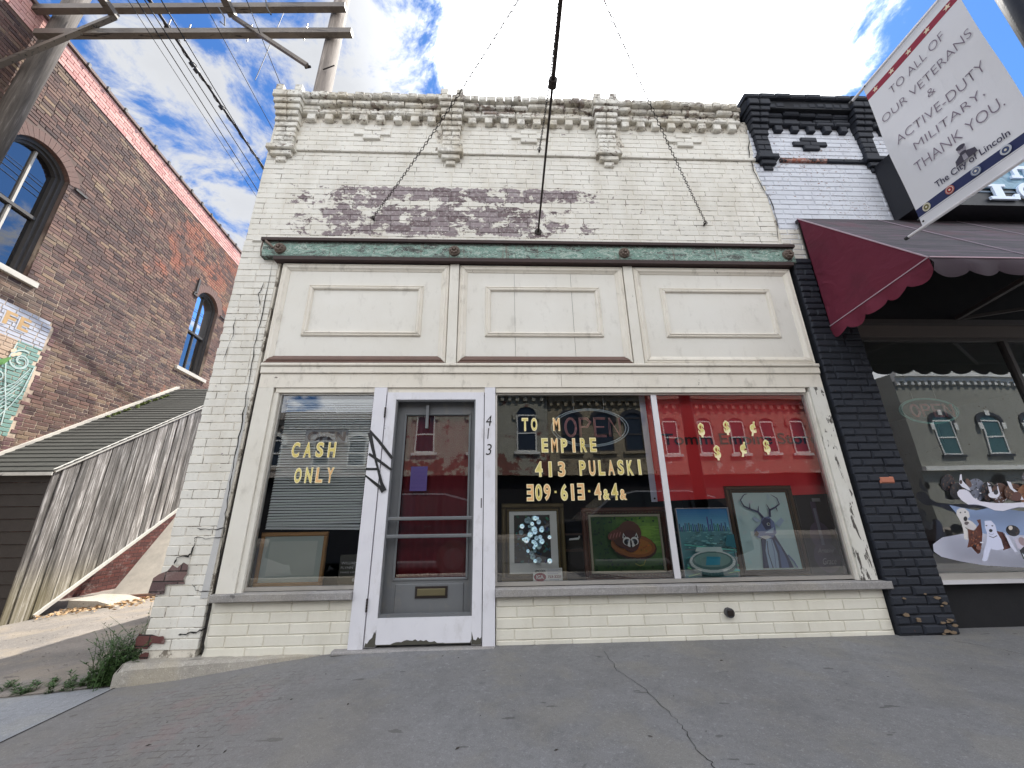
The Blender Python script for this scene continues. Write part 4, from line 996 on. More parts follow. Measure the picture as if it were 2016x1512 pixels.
# small litter on the pavement
db = MB()
for k in range(46):
    x, y = rnd.uniform(-2.4, 4.2), rnd.uniform(-1.9, -.05); z = gz(x, y)+.002; a = rnd.uniform(0, 3.1); l = rnd.uniform(.004, .016); w2 = l*rnd.uniform(.2, .45)
    dx, dy = math.cos(a)*l, math.sin(a)*l; px, py = -math.sin(a)*w2, math.cos(a)*w2
    db.add([(x-dx, y-dy, z), (x+px, y+py, z+.003), (x+dx, y+dy, z+.001), (x-px, y-py, z)], [(3, 2, 1, 0)])
o = db.build('pavement_litter', plain('dark_leaf_scrap', lin(54, 48, 44), .9)); o['kind'] = 'stuff'

# ================================================================== timber H-frame and cables
HF = thing('utility_frame', (-5.5, 1.2, 8.5), 'grey timber utility frame of two poles and two long cross beams above the alley', 'utility frame')
HF.location = (-5.5, 1.2, -.3)
MB().tube((-3.085, 1.34, -.4), (-3.0, 1.34, 12.5),   .165, .125, 20).build('pole', M_POLE2, HF, True)
MB().tube((-8.02, 1.38, 5.5), (-7.90, 1.38, 12.5), .15, .135, 20).build('pole', M_POLE2, HF, True)
MB().obox((-8.9, 1.14, 9.48), (-2.80, 1.14, 9.90), .10, .125).build('cross_beam', M_BEAMW, HF)
MB().obox((-7.9, 1.14, 8.88), (-2.60, 1.14, 9.19), .10, .125).build('cross_beam', M_BEAMW, HF)
for x, z in ((-6.68, 9.42), (-4.70, 9.56)):
    MB().obox((x, 1.09, z-.12), (x+.04, -.9, z+.05), .12, .10).build('tie_beam', M_BEAMW, HF)
MB().obox((-6.66, 1.07, 9.28), (-8.15, 1.10, 8.02), .07, .07).build('brace', M_BEAMW, HF); MB().obox((-4.69, 1.07, 9.40), (-3.22, 1.10, 8.24), .06, .06).build('brace', M_BEAMW, HF)
for k, (x, y, z) in enumerate(((-6.5, 1.7, 10.2), (-6.2, 1.8, 10.25), (-5.0, 1.8, 10.3), (-3.9, 1.8, 10.4))):
    mb = MB(); mb.tube((x, y, z-.3), (x, y, z+.2), .012)
    for q in range(3): mb.tube((x, y, z-.15+q*.07), (x, y, z-.12+q*.07), .05, .02, 12)
    mb.build('insulator', plain('insulator_porcelain', lin(90, 80, 76), .3), HF)
mb = MB(); mb.tube((-4.1, 1.2, 8.0), (-4.0, 1.3, 10.2), .006); mb.path([(-5.02, 1.1, 9.7), (-4.85, 1.1, 9.42), (-4.8, 1.1, 9.2), (-4.9, 1.1, 9.3)], .012); mb.path([(-4.20, 1.05, 9.9), (-4.12, 1.05, 9.62), (-4.02, 1.05, 9.45)], .012)
mb.build('hanging_wire', M_CABLE, HF)
MB().tube((-3.0, 1.18, 8.28), (-2.78, 1.12, 8.30), .010).tube((-3.28, 1.14, 8.25), (-3.18, 1.12, 8.25), .02).build('step_bolt', M_IRON, HF)
for k, (x, z, dx, r_, lb) in enumerate(((-6.39, 10.02, .01, .030, 'thick twisted bundle cable, heaviest of the cables over the alley'), (-5.96, 8.85, -.075, .006, 'thin black wire, lowest left of the cables over the alley'),
     (-5.831, 8.857, -.075, .010, 'black wire second from the left over the alley'), (-5.689, 8.864, -.05, .010, 'black wire between the twin wires and the thick cable'),
     (-5.441, 8.877, -.06, .010, 'black wire just right of the thick bundle cable'), (-4.785, 8.911, -.03, .007, 'thin wire crossing the middle of the blue sky gap'), (-4.134, 8.944, -.10, .007, 'thin wire nearest the cream building corner'))):
    mb = MB(); pts = [(x+dx*(y-1.2), y, z-.012*(y-1.2)+.0009*(y-1.2)**2) for y in [-6+2.*i for i in range(24)]]
    mb.path(pts, r_, 6); o = mb.build('overhead_cable', M_CABLE, None, True); tag(o, lb, 'cable', 'cables over the alley')
    if k == 0:
        c = MB()
        for q in range(400):
            pass
        sp = [(x+dx*(y-1.2)+.04*math.cos(y*14), y, z-.012*(y-1.2)+.0009*(y-1.2)**2+.04*math.sin(y*14)) for y in [-3+.055*i for i in range(500)]]
        c.path(sp, .008, 5).build('wrapping_wire', M_IRON, o)
        for yy in (2.2, 2.32, 3.1): MB().tube((x, yy, z-.04), (x+.02, yy+.08, z-.06), .045, n=8).build('clamp', M_CABLE, o)

# ================================================================== neighbour on the right
NB = thing('black_white_shop', (5.5, 0, 0), 'neighbouring brick shop painted white above with black corbels and a black brick pier', 'building')
bx('wall_core', M_WMORT, NB, 3.24, 9.5, -.002, .34, 3.60, 5.92)
bx('roof', M_SHINGLE, NB, 3.25, 9.5, .35, 11.8, 5.3, 5.4); bx('rear_wall', M_WMORT, NB, 3.25, 9.5, 11.8, 12, -.5, 5.6); bx('end_wall', M_WMORT, NB, 9.3, 9.5, .35, 11.8, -.5, 5.6)
cells = []
for r_ in range(0, 26):
    pass
def keep_n(q):
    x0, x1, z0, z1 = q
    # toothed, slightly leaning boundary with the cream wall
    xb = 3.13+.10*max(0, (5.1-z0)) if z0 < 5.1 else 3.18
    if x1 < xb: return None
    if x0 < xb: x0 = xb+.004
    if x1-x0 < .04: return None
    return (x0, x1, z0, z1)
lay(NB, [(*q[:5], M_FRONT) for q in courses(3.215, 3.60, 3.60, 4.02, dy=-.0085)]+courses(3.0, 6.5, 4.02, 5.02, keep=keep_n, dy=-.0085)+courses(3.16, 6.5, 5.08, 5.56, keep=keep_n, dy=-.0085), M_WHITE, d=.03, c=.007, indiv=240, name='white_brick', camdist=cdist_front)
M_BRED = painted_brick('worn_black_red_brick', lin(46, 40, 44), lin(60, 46, 46), lin(130, 78, 64), lin(150, 88, 68), .44, None, .1, .6)
x = 3.48
for k in range(9):
    x1 = x+.20; bx('band_brick', M_BRED if k in (0, 1, 2) else M_BLACK, NB, x+.003, x1-.003, -.036, .02, 5.024, 5.075, c=.006); x = x1
for xa in (3.22, 4.58, 6.0):
    pier_stack(NB, xa, xa+.17, M_BLACK, zb=5.09, cornice=5.58, n=6, posts=False, name='black_corbel')
for xa, xb in ((3.46, 4.52), (4.84, 5.94)):
    cornice(NB, xa, xb, 5, M_BLACK, M_BMORT, z=5.50, dn='black_dentil')
bx('cornice_core', M_BMORT, NB, 3.16, 6.5, -.12, .33, 5.80, 5.93)
x = 3.14
while x < 6.5:
    bx('coping_brick', M_BLACK, NB, x+.003, x+.197, -.17+rnd.uniform(-.01, .01), .33, 5.931, 6.00+rnd.uniform(-.008, .008), c=.015); x += .2
def cross2(cx):
    cross(NB, cx, M_BLACK, zb=5.215, p=.035, name='black_ornament_brick')
cross2(3.93)
# black pier
lay(NB, courses(3.245, 3.745, .0, 3.60, L=.21, H=.0705, dy=-.05, jit=.007, heads=.25, j=.004), M_BLACK, d=.035, c=.013, indiv=300, name='black_brick', camdist=cdist_front)
bx('pier_core', M_BMORT, NB, 3.25, 3.74, -.035, .34, -.1, 3.60)
bx('bare_red_brick', plain('bare_red_brick', lin(176, 112, 90), .9, 0, .2, 20), NB, 3.46, 3.60, -.058, -.045, 1.185, 1.245, c=.012)
for k in range(16):
    x = 3.3+rnd.random()*.42; z = rnd.uniform(0, .16) if k < 11 else rnd.uniform(.2, .3); s = rnd.uniform(.008, .028)
    MB().prism([(x+s*rnd.uniform(.6, 1.4)*math.cos(R(t)), z+s*.5*rnd.uniform(.6, 1.3)*math.sin(R(t))) for t in range(0, 360, 45)], -.0585, -.05).build('chipped_patch', plain('chipped_stone', lin(122, 104, 84), .9, 0, .4, 20), NB)
# shopfront
bx('head_beam', plain('taupe_head', lin(92, 84, 80), .7), NB, 3.75, 9.4, .04, .2, 2.69, 2.82); bx('head_moulding', M_DKFRAME, NB, 3.75, 9.4, -.01, .2, 2.821, 2.87)
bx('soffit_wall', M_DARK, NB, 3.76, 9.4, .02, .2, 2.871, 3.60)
NW = bx('shop_window', M_ALU, NB, 3.76, 9.0, .06, .12, .375, .425); bx('window_ledge', M_STEELW, NW, 3.76, 9.0, .03, .1, .345, .374)
bx('window_head', M_DKFRAME, NW, 3.76, 9.0, .06, .12, 2.655, 2.689); bx('window_bar', M_DKFRAME, NW, 5.42, 5.46, .06, .12, .426, 2.654)
MB().add([(3.76, .09, .42), (5.42, .09, .42), (5.42, .09, 2.66), (3.76, .09, 2.66)], [(0, 1, 2, 3)]).build('pane', M_GLASS2, NW); MB().add([(5.46, .09, .42), (9, .09, .42), (9, .09, 2.66), (5.46, .09, 2.66)], [(0, 1, 2, 3)]).build('pane', M_GLASS2, NW)
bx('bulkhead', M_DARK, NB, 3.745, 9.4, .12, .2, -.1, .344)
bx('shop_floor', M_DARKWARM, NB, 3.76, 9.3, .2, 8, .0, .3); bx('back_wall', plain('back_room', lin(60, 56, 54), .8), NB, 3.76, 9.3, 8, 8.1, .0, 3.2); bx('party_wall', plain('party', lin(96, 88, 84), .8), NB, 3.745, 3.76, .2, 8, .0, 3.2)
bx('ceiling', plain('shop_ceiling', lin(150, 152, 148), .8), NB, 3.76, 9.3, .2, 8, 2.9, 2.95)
M_LAMP, gg = mat('tube_light_glow'); e_ = gg.n('Emission', Color=(1, .98, .92), Strength=2.6); gg.t.links.new(e_.outputs[0], gg.n('OutputMaterial').inputs[0])
for k, (x, y) in enumerate(((4.9, 2.6), (5.4, 3.6), (6.6, 4.6))):
    T = thing('ceiling_light', (x, y, 2.6), ('lit tube light nearest the pane behind the right hand shop window', 'lit tube light in the middle of the dark neighbouring shop', 'lit tube light deepest inside the dark neighbouring shop')[k], 'ceiling light', 'tube lights in the neighbouring shop')
    bx('housing', M_STEELW, T, x-.08, x+.08, y-.5, y+.5, 2.84, 2.88); bx('tube', M_LAMP, T, x-.02, x+.02, y-.48, y+.48, 2.81, 2.838)
# sign box
SG = thing('shop_sign', (6, -.2, 4.1), 'black framed teal sign board with white raised letters above the maroon awning', 'sign')
bx('sign_box', plain('sign_black', lin(20, 22, 30), .5), SG, 4.64, 8.6, -.30, -.02, 4.13, 4.95)
def teal_mat():
    m_, g = mat('teal_swirl'); P = pos(g); n = g.noise(g.vm('MULTIPLY', P, (1, 1, 2)), 2.2, 6, .6, 2.5)
    c = g.ramp(n, [(.35, lin(60, 104, 132)), (.5, lin(120, 160, 182)), (.65, lin(76, 124, 150))]); finish(g, c, .4); return m_
SFc = bx('sign_face', teal_mat(), SG, 4.86, 8.4, -.312, -.301, 4.36, 4.90)
bx('sign_border', plain('sign_blue_grey', lin(86, 104, 124), .5), SG, 4.80, 8.45, -.308, -.301, 4.305, 4.325)
M_SGW = plain('sign_white', lin(214, 228, 248), .4, 0, .05)
def serifL(x0, z0, x1, z1):
    w_, h_ = x1-x0, z1-z0
    MB().prism([(x0+w_*a, z0+h_*b) for a, b in ((0, 0), (.95, 0), (1., .36), (.84, .36), (.80, .18), (.50, .18), (.50, .84), (.66, .84), (.66, 1), (.02, 1), (.02, .84), (.20, .84), (.20, .18), (0, .18))], -.335, -.313).build('letter', M_SGW, SG)
def ringletter(cx, cz, rx, rz, t):
    n = 28; o_ = [(cx+rx*math.cos(2*math.pi*i/n), cz+rz*math.sin(2*math.pi*i/n)) for i in range(n)]; q_ = [(cx+(rx-t)*math.cos(2*math.pi*i/n), cz+(rz-t*.8)*math.sin(2*math.pi*i/n)) for i in range(n)]
    vs = [(x, -.335, z) for x, z in o_]+[(x, -.335, z) for x, z in q_]+[(x, -.313, z) for x, z in o_]+[(x, -.313, z) for x, z in q_]; fs = []
    for i in range(n): j = (i+1) % n; fs += [(i, j, n+j, n+i), (n+i, n+j, 3*n+j, 3*n+i), (i, 2*n+i, 2*n+j, j)]
    me = MB().add(vs, fs).mesh('letter'); fixnormals(me); link('letter', me, M_SGW, SG)
q0, q1 = PY(1954, 391, -.335), PY(1997, 363, -.335)
serifL(q0.x, q0.z, q1.x, q1.z); ringletter(q1.x+.155, (q0.z+q1.z)/2+.01, .14, (q1.z-q0.z)/2+.02, .055)
q2, q3 = PY(1994, 350, -.335), PY(2030, 326, -.335)
MB().prism([(q2.x+(q3.x-q2.x)*a, q2.z+(q3.z-q2.z)*b) for a, b in ((0, 0), (.42, 0), (.42, .2), (.34, .2), (.34, .7), (.62, .7), (.62, .2), (.55, .2), (.55, 0), (1, 0), (1, .2), (.88, .2), (.88, .95), (.05, .95), (.05, .75), (.14, .75), (.14, .2), (0, .2))], -.335, -.313).build('letter', M_SGW, SG)
# awning
def awn_mat():
    m_, g = mat('maroon_canvas'); P = pos(g)
    s = g.n('SeparateXYZ', Vector=P)
    n = g.noise(g.vm('MULTIPLY', P, (1, 1, 1)), 2., 5, .6); c = g.mix(n, lin(118, 44, 64), lin(100, 36, 56))
    b = g.n('BsdfPrincipled', Base__Color=g.mix(g.m('MULTIPLY', g.ss(g.noise(P, 3.2, 6, .7), .5, .7), .4), c, lin(70, 34, 46)), Roughness=.85); t = g.n('BsdfTranslucent', Color=lin(160, 40, 66)); bn = g.n('Bump', Height=g.noise(g.vm('MULTIPLY', P, (1, 1, 1.6)), 3.0, 4, .5, .6), Strength=.6, Distance=.06); g.t.links.new(bn.outputs[0], b.inputs['Normal']); mx = g.n('MixShader', Fac=.28)
    g.t.links.new(b.outputs[0], mx.inputs[1]); g.t.links.new(t.outputs[0], mx.inputs[2]); g.t.links.new(mx.outputs[0], g.n('OutputMaterial').inputs[0]); return m_
def awn_top_mat():
    m_, g = mat('grimy_canvas_top'); P = pos(g)
    n = g.noise(g.vm('MULTIPLY', P, (.6, 5, 9)), 2.5, 7, .65, .6); c = g.ramp(n, [(.3, lin(46, 42, 50)), (.5, lin(66, 62, 66)), (.72, lin(104, 82, 98))])
    c = g.mix(g.m('MULTIPLY', g.ss(g.noise(P, 3, 4), .55, .7), .4), c, lin(96, 52, 66))
    finish(g, c, .8, g.m('ADD', g.m('MULTIPLY', n, .3), g.noise(P, 2.6, 4, .5, .8)), .5, .05); return m_
M_AWN = awn_mat(); M_AWT = awn_top_mat()
AW = thing('awning', (5.4, -.1, 4.1), 'maroon canvas awning with scalloped edge and grimy top over the neighbouring shop', 'awning')
ax0, ax1 = 3.44, 8.2
yt, zt, yf, zf = -.05, 4.13, -1.04, 2.865
mb = MB(); nx = 40
for i in range(nx+1):
    x = ax0+(ax1-ax0)*i/nx; sag = -.012*math.sin(i*math.pi/5)**2
    for k in range(5): t = k/4; mb.v.append((x, yt+(yf-yt)*t, zt+(zf-zt)*t+sag*math.sin(math.pi*t)))
mb.f = [(i*5+k, i*5+k+1, i*5+5+k+1, i*5+5+k) for i in range(nx) for k in range(4)]
mb.build('canvas_top', M_AWT, AW, True)
for x in rng(ax0, ax1, 5)[0:]: MB().obox((x, yt-.002, zt+.004), (x, yf, zf+.004), .012, .004, (0, -.6, .8)).build('seam', plain('seam', lin(150, 136, 146), .7), AW)
MB().add([(ax0, yt, zt), (ax0, yf, zf), (ax0, yt+.02, 2.76)], [(0, 1, 2)]).build('side_panel', M_AWN, AW)
def scallop(p0, p1, n, drop, up_, name, mt, dep=(0, 0, 0)):
    p0, p1 = Vector(p0), Vector(p1); mb = MB(); N_ = n*10
    for i in range(N_+1):
        t = i/N_; p = p0.lerp(p1, t); d = drop*(.70+.30*abs(math.sin(math.pi*t*n))**.7+.05*math.sin(t*n*2.2)); w_ = .012*math.sin(t*n*math.pi*1.3)
        mb.v += [p, p+Vector((w_ if abs(p1.x-p0.x) < .1 else 0, 0 if abs(p1.x-p0.x) < .1 else -.02+w_, -d*.5)), p+Vector((w_*1.6 if abs(p1.x-p0.x) < .1 else 0, 0 if abs(p1.x-p0.x) < .1 else w_, -d))]
    mb.v = [tuple(v) for v in mb.v]; mb.f = [(3*i+k, 3*i+k+1, 3*i+4+k, 3*i+3+k) for i in range(N_) for k in (0, 1)]
    return mb.build(name, mt, AW, True)
scallop((ax0, yf, zf), (ax0, yt+.02, 2.76), 5, .155, 0, 'valance', M_AWN); scallop((ax0, yf, zf), (ax1, yf, zf), 17, .17, 0, 'valance', plain('grimy_maroon', lin(50, 36, 46), .85, 0, .3, 5))
MB().obox((ax0-.003, yf, zf), (ax0-.003, yt+.02, 2.76), .008, .008).obox((ax0, yf-.004, zf), (ax1, yf-.004, zf), .010, .010).obox((ax0-.003, yt, zt), (ax0-.003, yf, zf), .008, .008).build('piping', plain('piping', lin(176, 150, 160), .7), AW)
MB().obox((ax0+.02, yt+.01, 2.75), (ax0+.02, yt, zt-.05), .04, .03).obox((ax0+.03, yf+.03, zf-.02), (ax1, yf+.03, zf-.02), .03, .03).obox((4.9, -.02, 2.88), (4.5, yf+.04, zf-.03), .04, .04).obox((4.95, -.02, 2.88), (6.6, yf+.04, zf-.03), .03, .03).obox((ax0+.02, -.02, 2.76), (ax0+.02, yf+.02, zf-.03), .02, .02).build('frame', M_DKFRAME, AW)
bx('head_board', M_AWT, AW, ax0, ax1, -.06, -.01, 4.09, 4.125)

# ================================================================== lamp post with banner
LP = thing('lamp_post', (3.0, -2.2, -.05), 'black steel lamp post at the top right holding the veterans banner', 'lamp post')
MB().tube((2.99, -2.20, -.1), (3.02, -2.26, 6.6), .095, .075, 20).build('pole', plain('black_steel', lin(30, 30, 34), .4, .3, .1), LP, True)
MB().tube((2.99, -2.20, -.1), (2.99, -2.20, .35), .17, .11, 16).tube((2.99, -2.2, .35), (2.99, -2.2, .42), .125, .10, 16).build('base', plain('black_steel', lin(30, 30, 34)), LP, True)
mb = MB(); mb.path([(3.02, -2.26, 6.5), (3.02, -2.3, 6.8), (3.02, -2.7, 7.0), (3.02, -3.3, 7.0)], .04); mb.build('lamp_arm', plain('black_steel', lin(30, 30, 34)), LP)
MB().tube((3.02, -3.3, 7.05), (3.02, -3.3, 6.95), .10, .28, 16).tube((3.02, -3.3, 6.95), (3.02, -3.3, 6.85), .2, .12, 16).build('lamp_head', plain('black_steel', lin(30, 30, 34)), LP)
BN = thing('street_banner', (3.0, -1.75, 2.8), 'grey white cloth banner with red and blue stripes thanking veterans', 'banner')
for z in (4.235, 2.845): 
    MB().tube((3.0, -1.285, z), (3.0, -2.14, z), .011).build('banner_rod', M_STEELW, BN); MB().tube((3.0, -1.27, z), (3.0, -1.295, z), .013).build('rod_cap', M_CABLE, BN)
M_BAN = print_mat('banner_cloth', .7, .10)
def bmap(yy, z, d):     # yy runs from the far edge towards the post
    return (3.0-.004-d+.020*math.sin(yy*7+z*3.1)*(1-abs(z-3.54)/.75 if abs(z-3.54) < .75 else 0), -1.395-yy, z)
def bpt(u, v): p = PXp(u, v, 3.0); return (-1.395-p.y, p.z)
BW = .655
BA = Art(bmap, .0006); CL = lin(206, 206, 210)
ny_, nz_ = 10, 16
for i in range(ny_):
    for j in range(nz_): BA.rect(BW*i/ny_, 2.832+1.42*j/nz_, BW*(i+1)/ny_, 2.832+1.42*(j+1)/nz_, CL, True)
BA.k = 1
def strip(z0, z1, col):
    for i in range(ny_): BA.rect(BW*i/ny_, z0, BW*(i+1)/ny_, z1, col, True)
    BA.k += 1
strip(4.095, 4.150, lin(150, 46, 66)); strip(2.925, 2.990, lin(34, 44, 88))
for i in range(5):
    cx, cz_ = .07+i*.13, 4.122
    BA.poly([(cx+(.024 if q % 2 == 0 else .010)*math.sin(2*math.pi*q/10), cz_+(.024 if q % 2 == 0 else .010)*math.cos(2*math.pi*q/10)) for q in range(10)], lin(232, 214, 186))
for (u, v), c1_, c2_ in (((1456+1330/3.6, 130+990/3.6), lin(196, 190, 170), lin(110, 104, 60)), ((1456+1503/3.6, 130+873/3.6), lin(176, 100, 92), lin(150, 44, 48)), ((1456+1690/3.6, 130+740/3.6), lin(128, 140, 164), lin(92, 102, 130)), ((1456+1905/3.6, 130+597/3.6), lin(182, 188, 200), lin(60, 74, 110))):
    p = bpt(u, v); BA.ell(p[0], 2.958, .026, .030, c1_); BA.ell(p[0], 2.958, .020, .023, lin(210, 206, 196)); BA.ell(p[0], 2.958, .017, .020, c2_); BA.ell(p[0], 2.958, .006, .007, lin(220, 214, 200))
# bust emblem
p = bpt(1456+1610/3.6, 1085/3.6); ex, ez = p[0], p[1]
DKG = lin(64, 60, 74); MG = lin(150, 146, 156)
BA.poly([(ex-.055, ez-.055), (ex+.06, ez-.05), (ex+.055, ez-.012), (ex+.02, ez+.004), (ex-.02, ez+.002), (ex-.05, ez-.02)], DKG); BA.poly([(ex-.012, ez-.05), (ex+.012, ez-.05), (ex+.008, ez+.0), (ex-.01, ez)], MG)
BA.ell(ex-.0, ez+.030, .022, .032, MG); BA.ell(ex-.0, ez+.050, .024, .016, DKG); BA.ell(ex+.0, ez+.004, .018, .012, DKG); BA.rect(ex-.012, ez+.030, ex-.003, ez+.034, DKG); BA.rect(ex+.003, ez+.030, ex+.012, ez+.034, DKG)
for z in (4.215, 2.87): BA.ell(.028, z, .007, .008, lin(30, 30, 34))
BA.line([(0, 2.905), (BW, 2.905)], .003, lin(150, 150, 158))
BA.build('banner_cloth', BN, M_BAN)
M_BTX = plain('banner_ink', lin(118, 106, 120), .7, 0, .05); M_BTX2 = plain('banner_ink_dark', lin(52, 48, 72), .7, 0, .05)
c8_ = lambda x, y: (1456+x/3.6, y/3.6)
def btext(s, a, b, hgt, mt, off=-.012, zc=None):
    p, q = bpt(*c8_(*a)), bpt(*c8_(*b)); z = (p[1]+q[1])/2 if zc is None else zc
    me = text_mesh(s, min(p[0], q[0]), z-hgt/2, abs(q[0]-p[0]), hgt, lambda x, zz, d: bmap(x, zz, .0075+d), off=off); link('banner_text', me, mt, BN)
btext('TO ALL OF', (1065, 640), (1460, 255), .068, M_BTX); btext('OUR VETERANS', (1025, 850), (1655, 225), .068, M_BTX); btext('&', (1320, 660), (1385, 640), .055, M_BTX)
btext('ACTIVE-DUTY', (1130, 985), (1745, 470), .075, M_BTX); btext('MILITARY,', (1255, 1025), (1735, 670), .075, M_BTX); btext('THANK YOU.', (1255, 1165), (1885, 740), .080, M_BTX)
btext('The City of Lincoln', (1400, 1300), (1935, 960), .062, M_BTX2, .012)

# ================================================================== things in the left window
BL = thing('window_blind', (-1.59, .10, 2.0), 'grey venetian blind hanging behind the cash only window', 'blind')
M_SLAT = plain('blind_slat', lin(236, 238, 240), .4, 0, .03)
sl_me = MB().add([(-.40, -.0080, -.0098), (.40, -.0080, -.0098), (.40, -.001, .0012), (-.40, -.001, .0012), (.40, .0070, .0086), (-.40, .0070, .0086)], [(0, 1, 2, 3), (3, 2, 4, 5)]).mesh('slat'); sl_me.materials.append(M_SLAT)
for i in range(49):
    z = 1.985-i*.0232; o = link('slat', sl_me, None, BL); o.location = (-1.592, .112, z); o.rotation_euler = (R(rnd.uniform(-3, 3)), R(rnd.uniform(-.15, .15)+(.9 if i > 46 else 0)), 0)
bx('head_rail', M_SLAT, BL, -1.995, -1.19, .095, .125, 1.995, 2.03)
for x in (-1.85, -1.35): MB().tube((x, .10, 2.0), (x, .10, .86), .0012, n=5).build('ladder_cord', M_STEELW, BL)
M_GOLDL = [plain('sticker_gold', lin(204, 186, 104), .5, 0, .1, 30), plain('sticker_orange', lin(218, 172, 118), .5, 0, .1, 30), plain('sticker_yellow', lin(212, 198, 120), .5, 0, .1, 30)]
M_EDGE = plain('sticker_edge', lin(240, 226, 180), .5, 0, .05)
def stickers(root, s, x0, x1, z0, z1, drop=0., wide=None, mir=()):
    chars = [c for c in s]; n = len(chars)
    adv = (x1-x0)/(sum(1 if c != ' ' else .9 for c in chars)); x = x0; k = 0
    cw = wide or adv*.56
    for c in chars:
        if c == ' ': x += adv*.9; continue
        hgt = z1-z0; zb = z0+drop*(x-x0)+rnd.uniform(-.003, .003); w_ = cw*(.34 if c in 'I1·' else 1); xx = x+(cw-w_)/2; mt = M_GOLDL[rnd.randrange(3)]
        fm = lambda e, y: (lambda X, Z, d: (X, y-d, Z))
        ch, flip = (c, False)
        if c == '3' and k in mir: ch, flip = 'E', True
        if c == '·': hh = .018; L_ = bx('letter', mt, root, x+cw*.3, x+cw*.3+.018, .0275, .028, zb+hgt*.45, zb+hgt*.45+hh)
        else:
            sml = .62 if c == '&' else 1
            link('letter', text_mesh(ch, xx, zb, w_, hgt*sml, fm(0, .0275), off=.018, flip=flip), mt, root)
            link('letter_edge', text_mesh(ch, xx-.006, zb-.006, w_+.012, hgt*sml+.012, fm(0, .0285), off=.05, flip=flip), M_EDGE, root)
        x += adv; k += 1
C1 = thing('window_lettering', (-1.63, .028, 1.25), 'gold block letters reading CASH ONLY on the left window', 'lettering')
stickers(C1, 'CASH', -1.835, -1.41, 1.472, 1.600); stickers(C1, 'ONLY', -1.775, -1.405, 1.252, 1.375)
OP = thing('open_sign', (-1.56, .07, 1.6), 'dark little OPEN plaque hung on a thin chain over the blind', 'sign')
bx('plaque', plain('plaque_grey', lin(150, 150, 156), .5), OP, -1.755, -1.375, .060, .066, 1.605, 1.725); text('open_letters', 'OPEN', -1.735, 1.617, .345, .092, frontmap(.059), plain('plaque_letters', lin(84, 66, 64), .5), OP, off=.05)
MB().tube((-1.70, .063, 1.725), (-1.555, .063, 1.965), .0018, n=5).tube((-1.42, .063, 1.725), (-1.535, .063, 1.965), .0018, n=5).build('hanging_chain', M_STEELW, OP)
BA_ = thing('framed_print', (-1.74, .12, .41), 'empty looking pale print in an orange wooden frame at the bottom of the left window', 'picture')
M_OAK = plain('orange_oak', lin(178, 132, 84), .45, 0, .2, 12)
def frame(root, x0, x1, z0, z1, y, w_, mt, steps=(), inner=None, depth=.03, name='frame', m2=None):
    for a, b, c, d in ((x0, x1, z0, z0+w_), (x0, x1, z1-w_, z1), (x0, x0+w_, z0+w_+.001, z1-w_-.001), (x1-w_, x1, z0+w_+.001, z1-w_-.001)):
        bx(name, mt, root, a, b, y-depth*.6, y+.01, c, d, c=min(.008, w_*.25))
    t = w_
    for sw, dy, mm in steps:
        a, b, c, d = x0+t, x1-t, z0+t, z1-t
        for q in ((a, b, c, c+sw), (a, b, d-sw, d), (a, a+sw, c+sw+.0005, d-sw-.0005), (b-sw, b, c+sw+.0005, d-sw-.0005)): bx(name+'_bead', mm, root, q[0], q[1], y-dy, y+.01, q[2], q[3], c=min(.004, sw*.3))
        t += sw
    return x0+t, x1-t, z0+t, z1-t
a, b, c, d = frame(BA_, -2.015, -1.455, .42, .842, .12, .032, M_OAK)
A = Art(frontmap(.118)); A.rect(a, c, b, d, lin(150, 158, 156)); A.rect(a+.05, c+.05, b-.05, d-.04, lin(168, 172, 168)); A.build('print_sheet', BA_, M_PIC)
BK = thing('book', (-1.24, .15, .41), 'dark book with WILLIAM FLYNN on its cover leaning beside the blank print', 'book')
bx('cover', plain('book_dark', lin(74, 72, 66), .5), BK, -1.335, -1.172, .13, .15, .412, .655)
for s, z, h_ in (('WILLIAM', .580, .020), ('FLYNN', .545, .018), ('MAKE HIM', .512, .013)): text('cover_title', s, -1.32, z, .13 if s != 'FLYNN' else .10, h_, frontmap(.1285), M_STEELW, BK)
MB().prism([(-1.205+.013*math.cos(R(t)), .46+.013*math.sin(R(t))) for t in range(0, 360, 30)], .127, .1295).build('cover_seal', M_STEELW, BK)
# door curtain and note
def cloth(x0, x1, z0, z1, y, amp, k, mt, name, parent=None, nx=60, nz=6, hem=None):
    mb = MB()
    for j in range(nz+1):
        for i in range(nx+1):
            x = x0+(x1-x0)*i/nx; t = j/nz; zb = z0+(hem(x) if hem else 0)
            mb.v.append((x, y+amp*math.sin(x*k+1.3*math.sin(x*9)+.4*t)*(1.1-.5*t), zb+(z1-zb)*t))
    w_ = nx+1; mb.f = [(j*w_+i, j*w_+i+1, (j+1)*w_+i+1, (j+1)*w_+i) for j in range(nz) for i in range(nx)]
    return mb.build(name, mt, parent, True)
M_CUR = plain('red_curtain_cloth', lin(130, 32, 44), .85, 0, .12)
tag(cloth(-.90, -.20, .40, 1.92, .16, .014, 46, M_CUR, 'door_curtain'), 'dark red curtain hanging behind the glass of the door', 'curtain')
NT = thing('paper_note', (-.70, .09, 1.28), 'small purple handwritten note stuck inside the door glass', 'note')
A = Art(frontmap(.092)); A.rect(-.782, 1.172, -.632, 1.388, lin(58, 42, 98))
for i, z in enumerate((1.365, 1.335, 1.30, 1.265, 1.235, 1.20)):
    x = -.765
    while x < -.655: A.line([(x, z), (x+.006, z+.008), (x+.010, z-.002), (x+.016, z+.006)], .0022, lin(46, 30, 100), True); x += rnd.uniform(.014, .022)
    A.k += 1
A.build('note_sheet', NT)

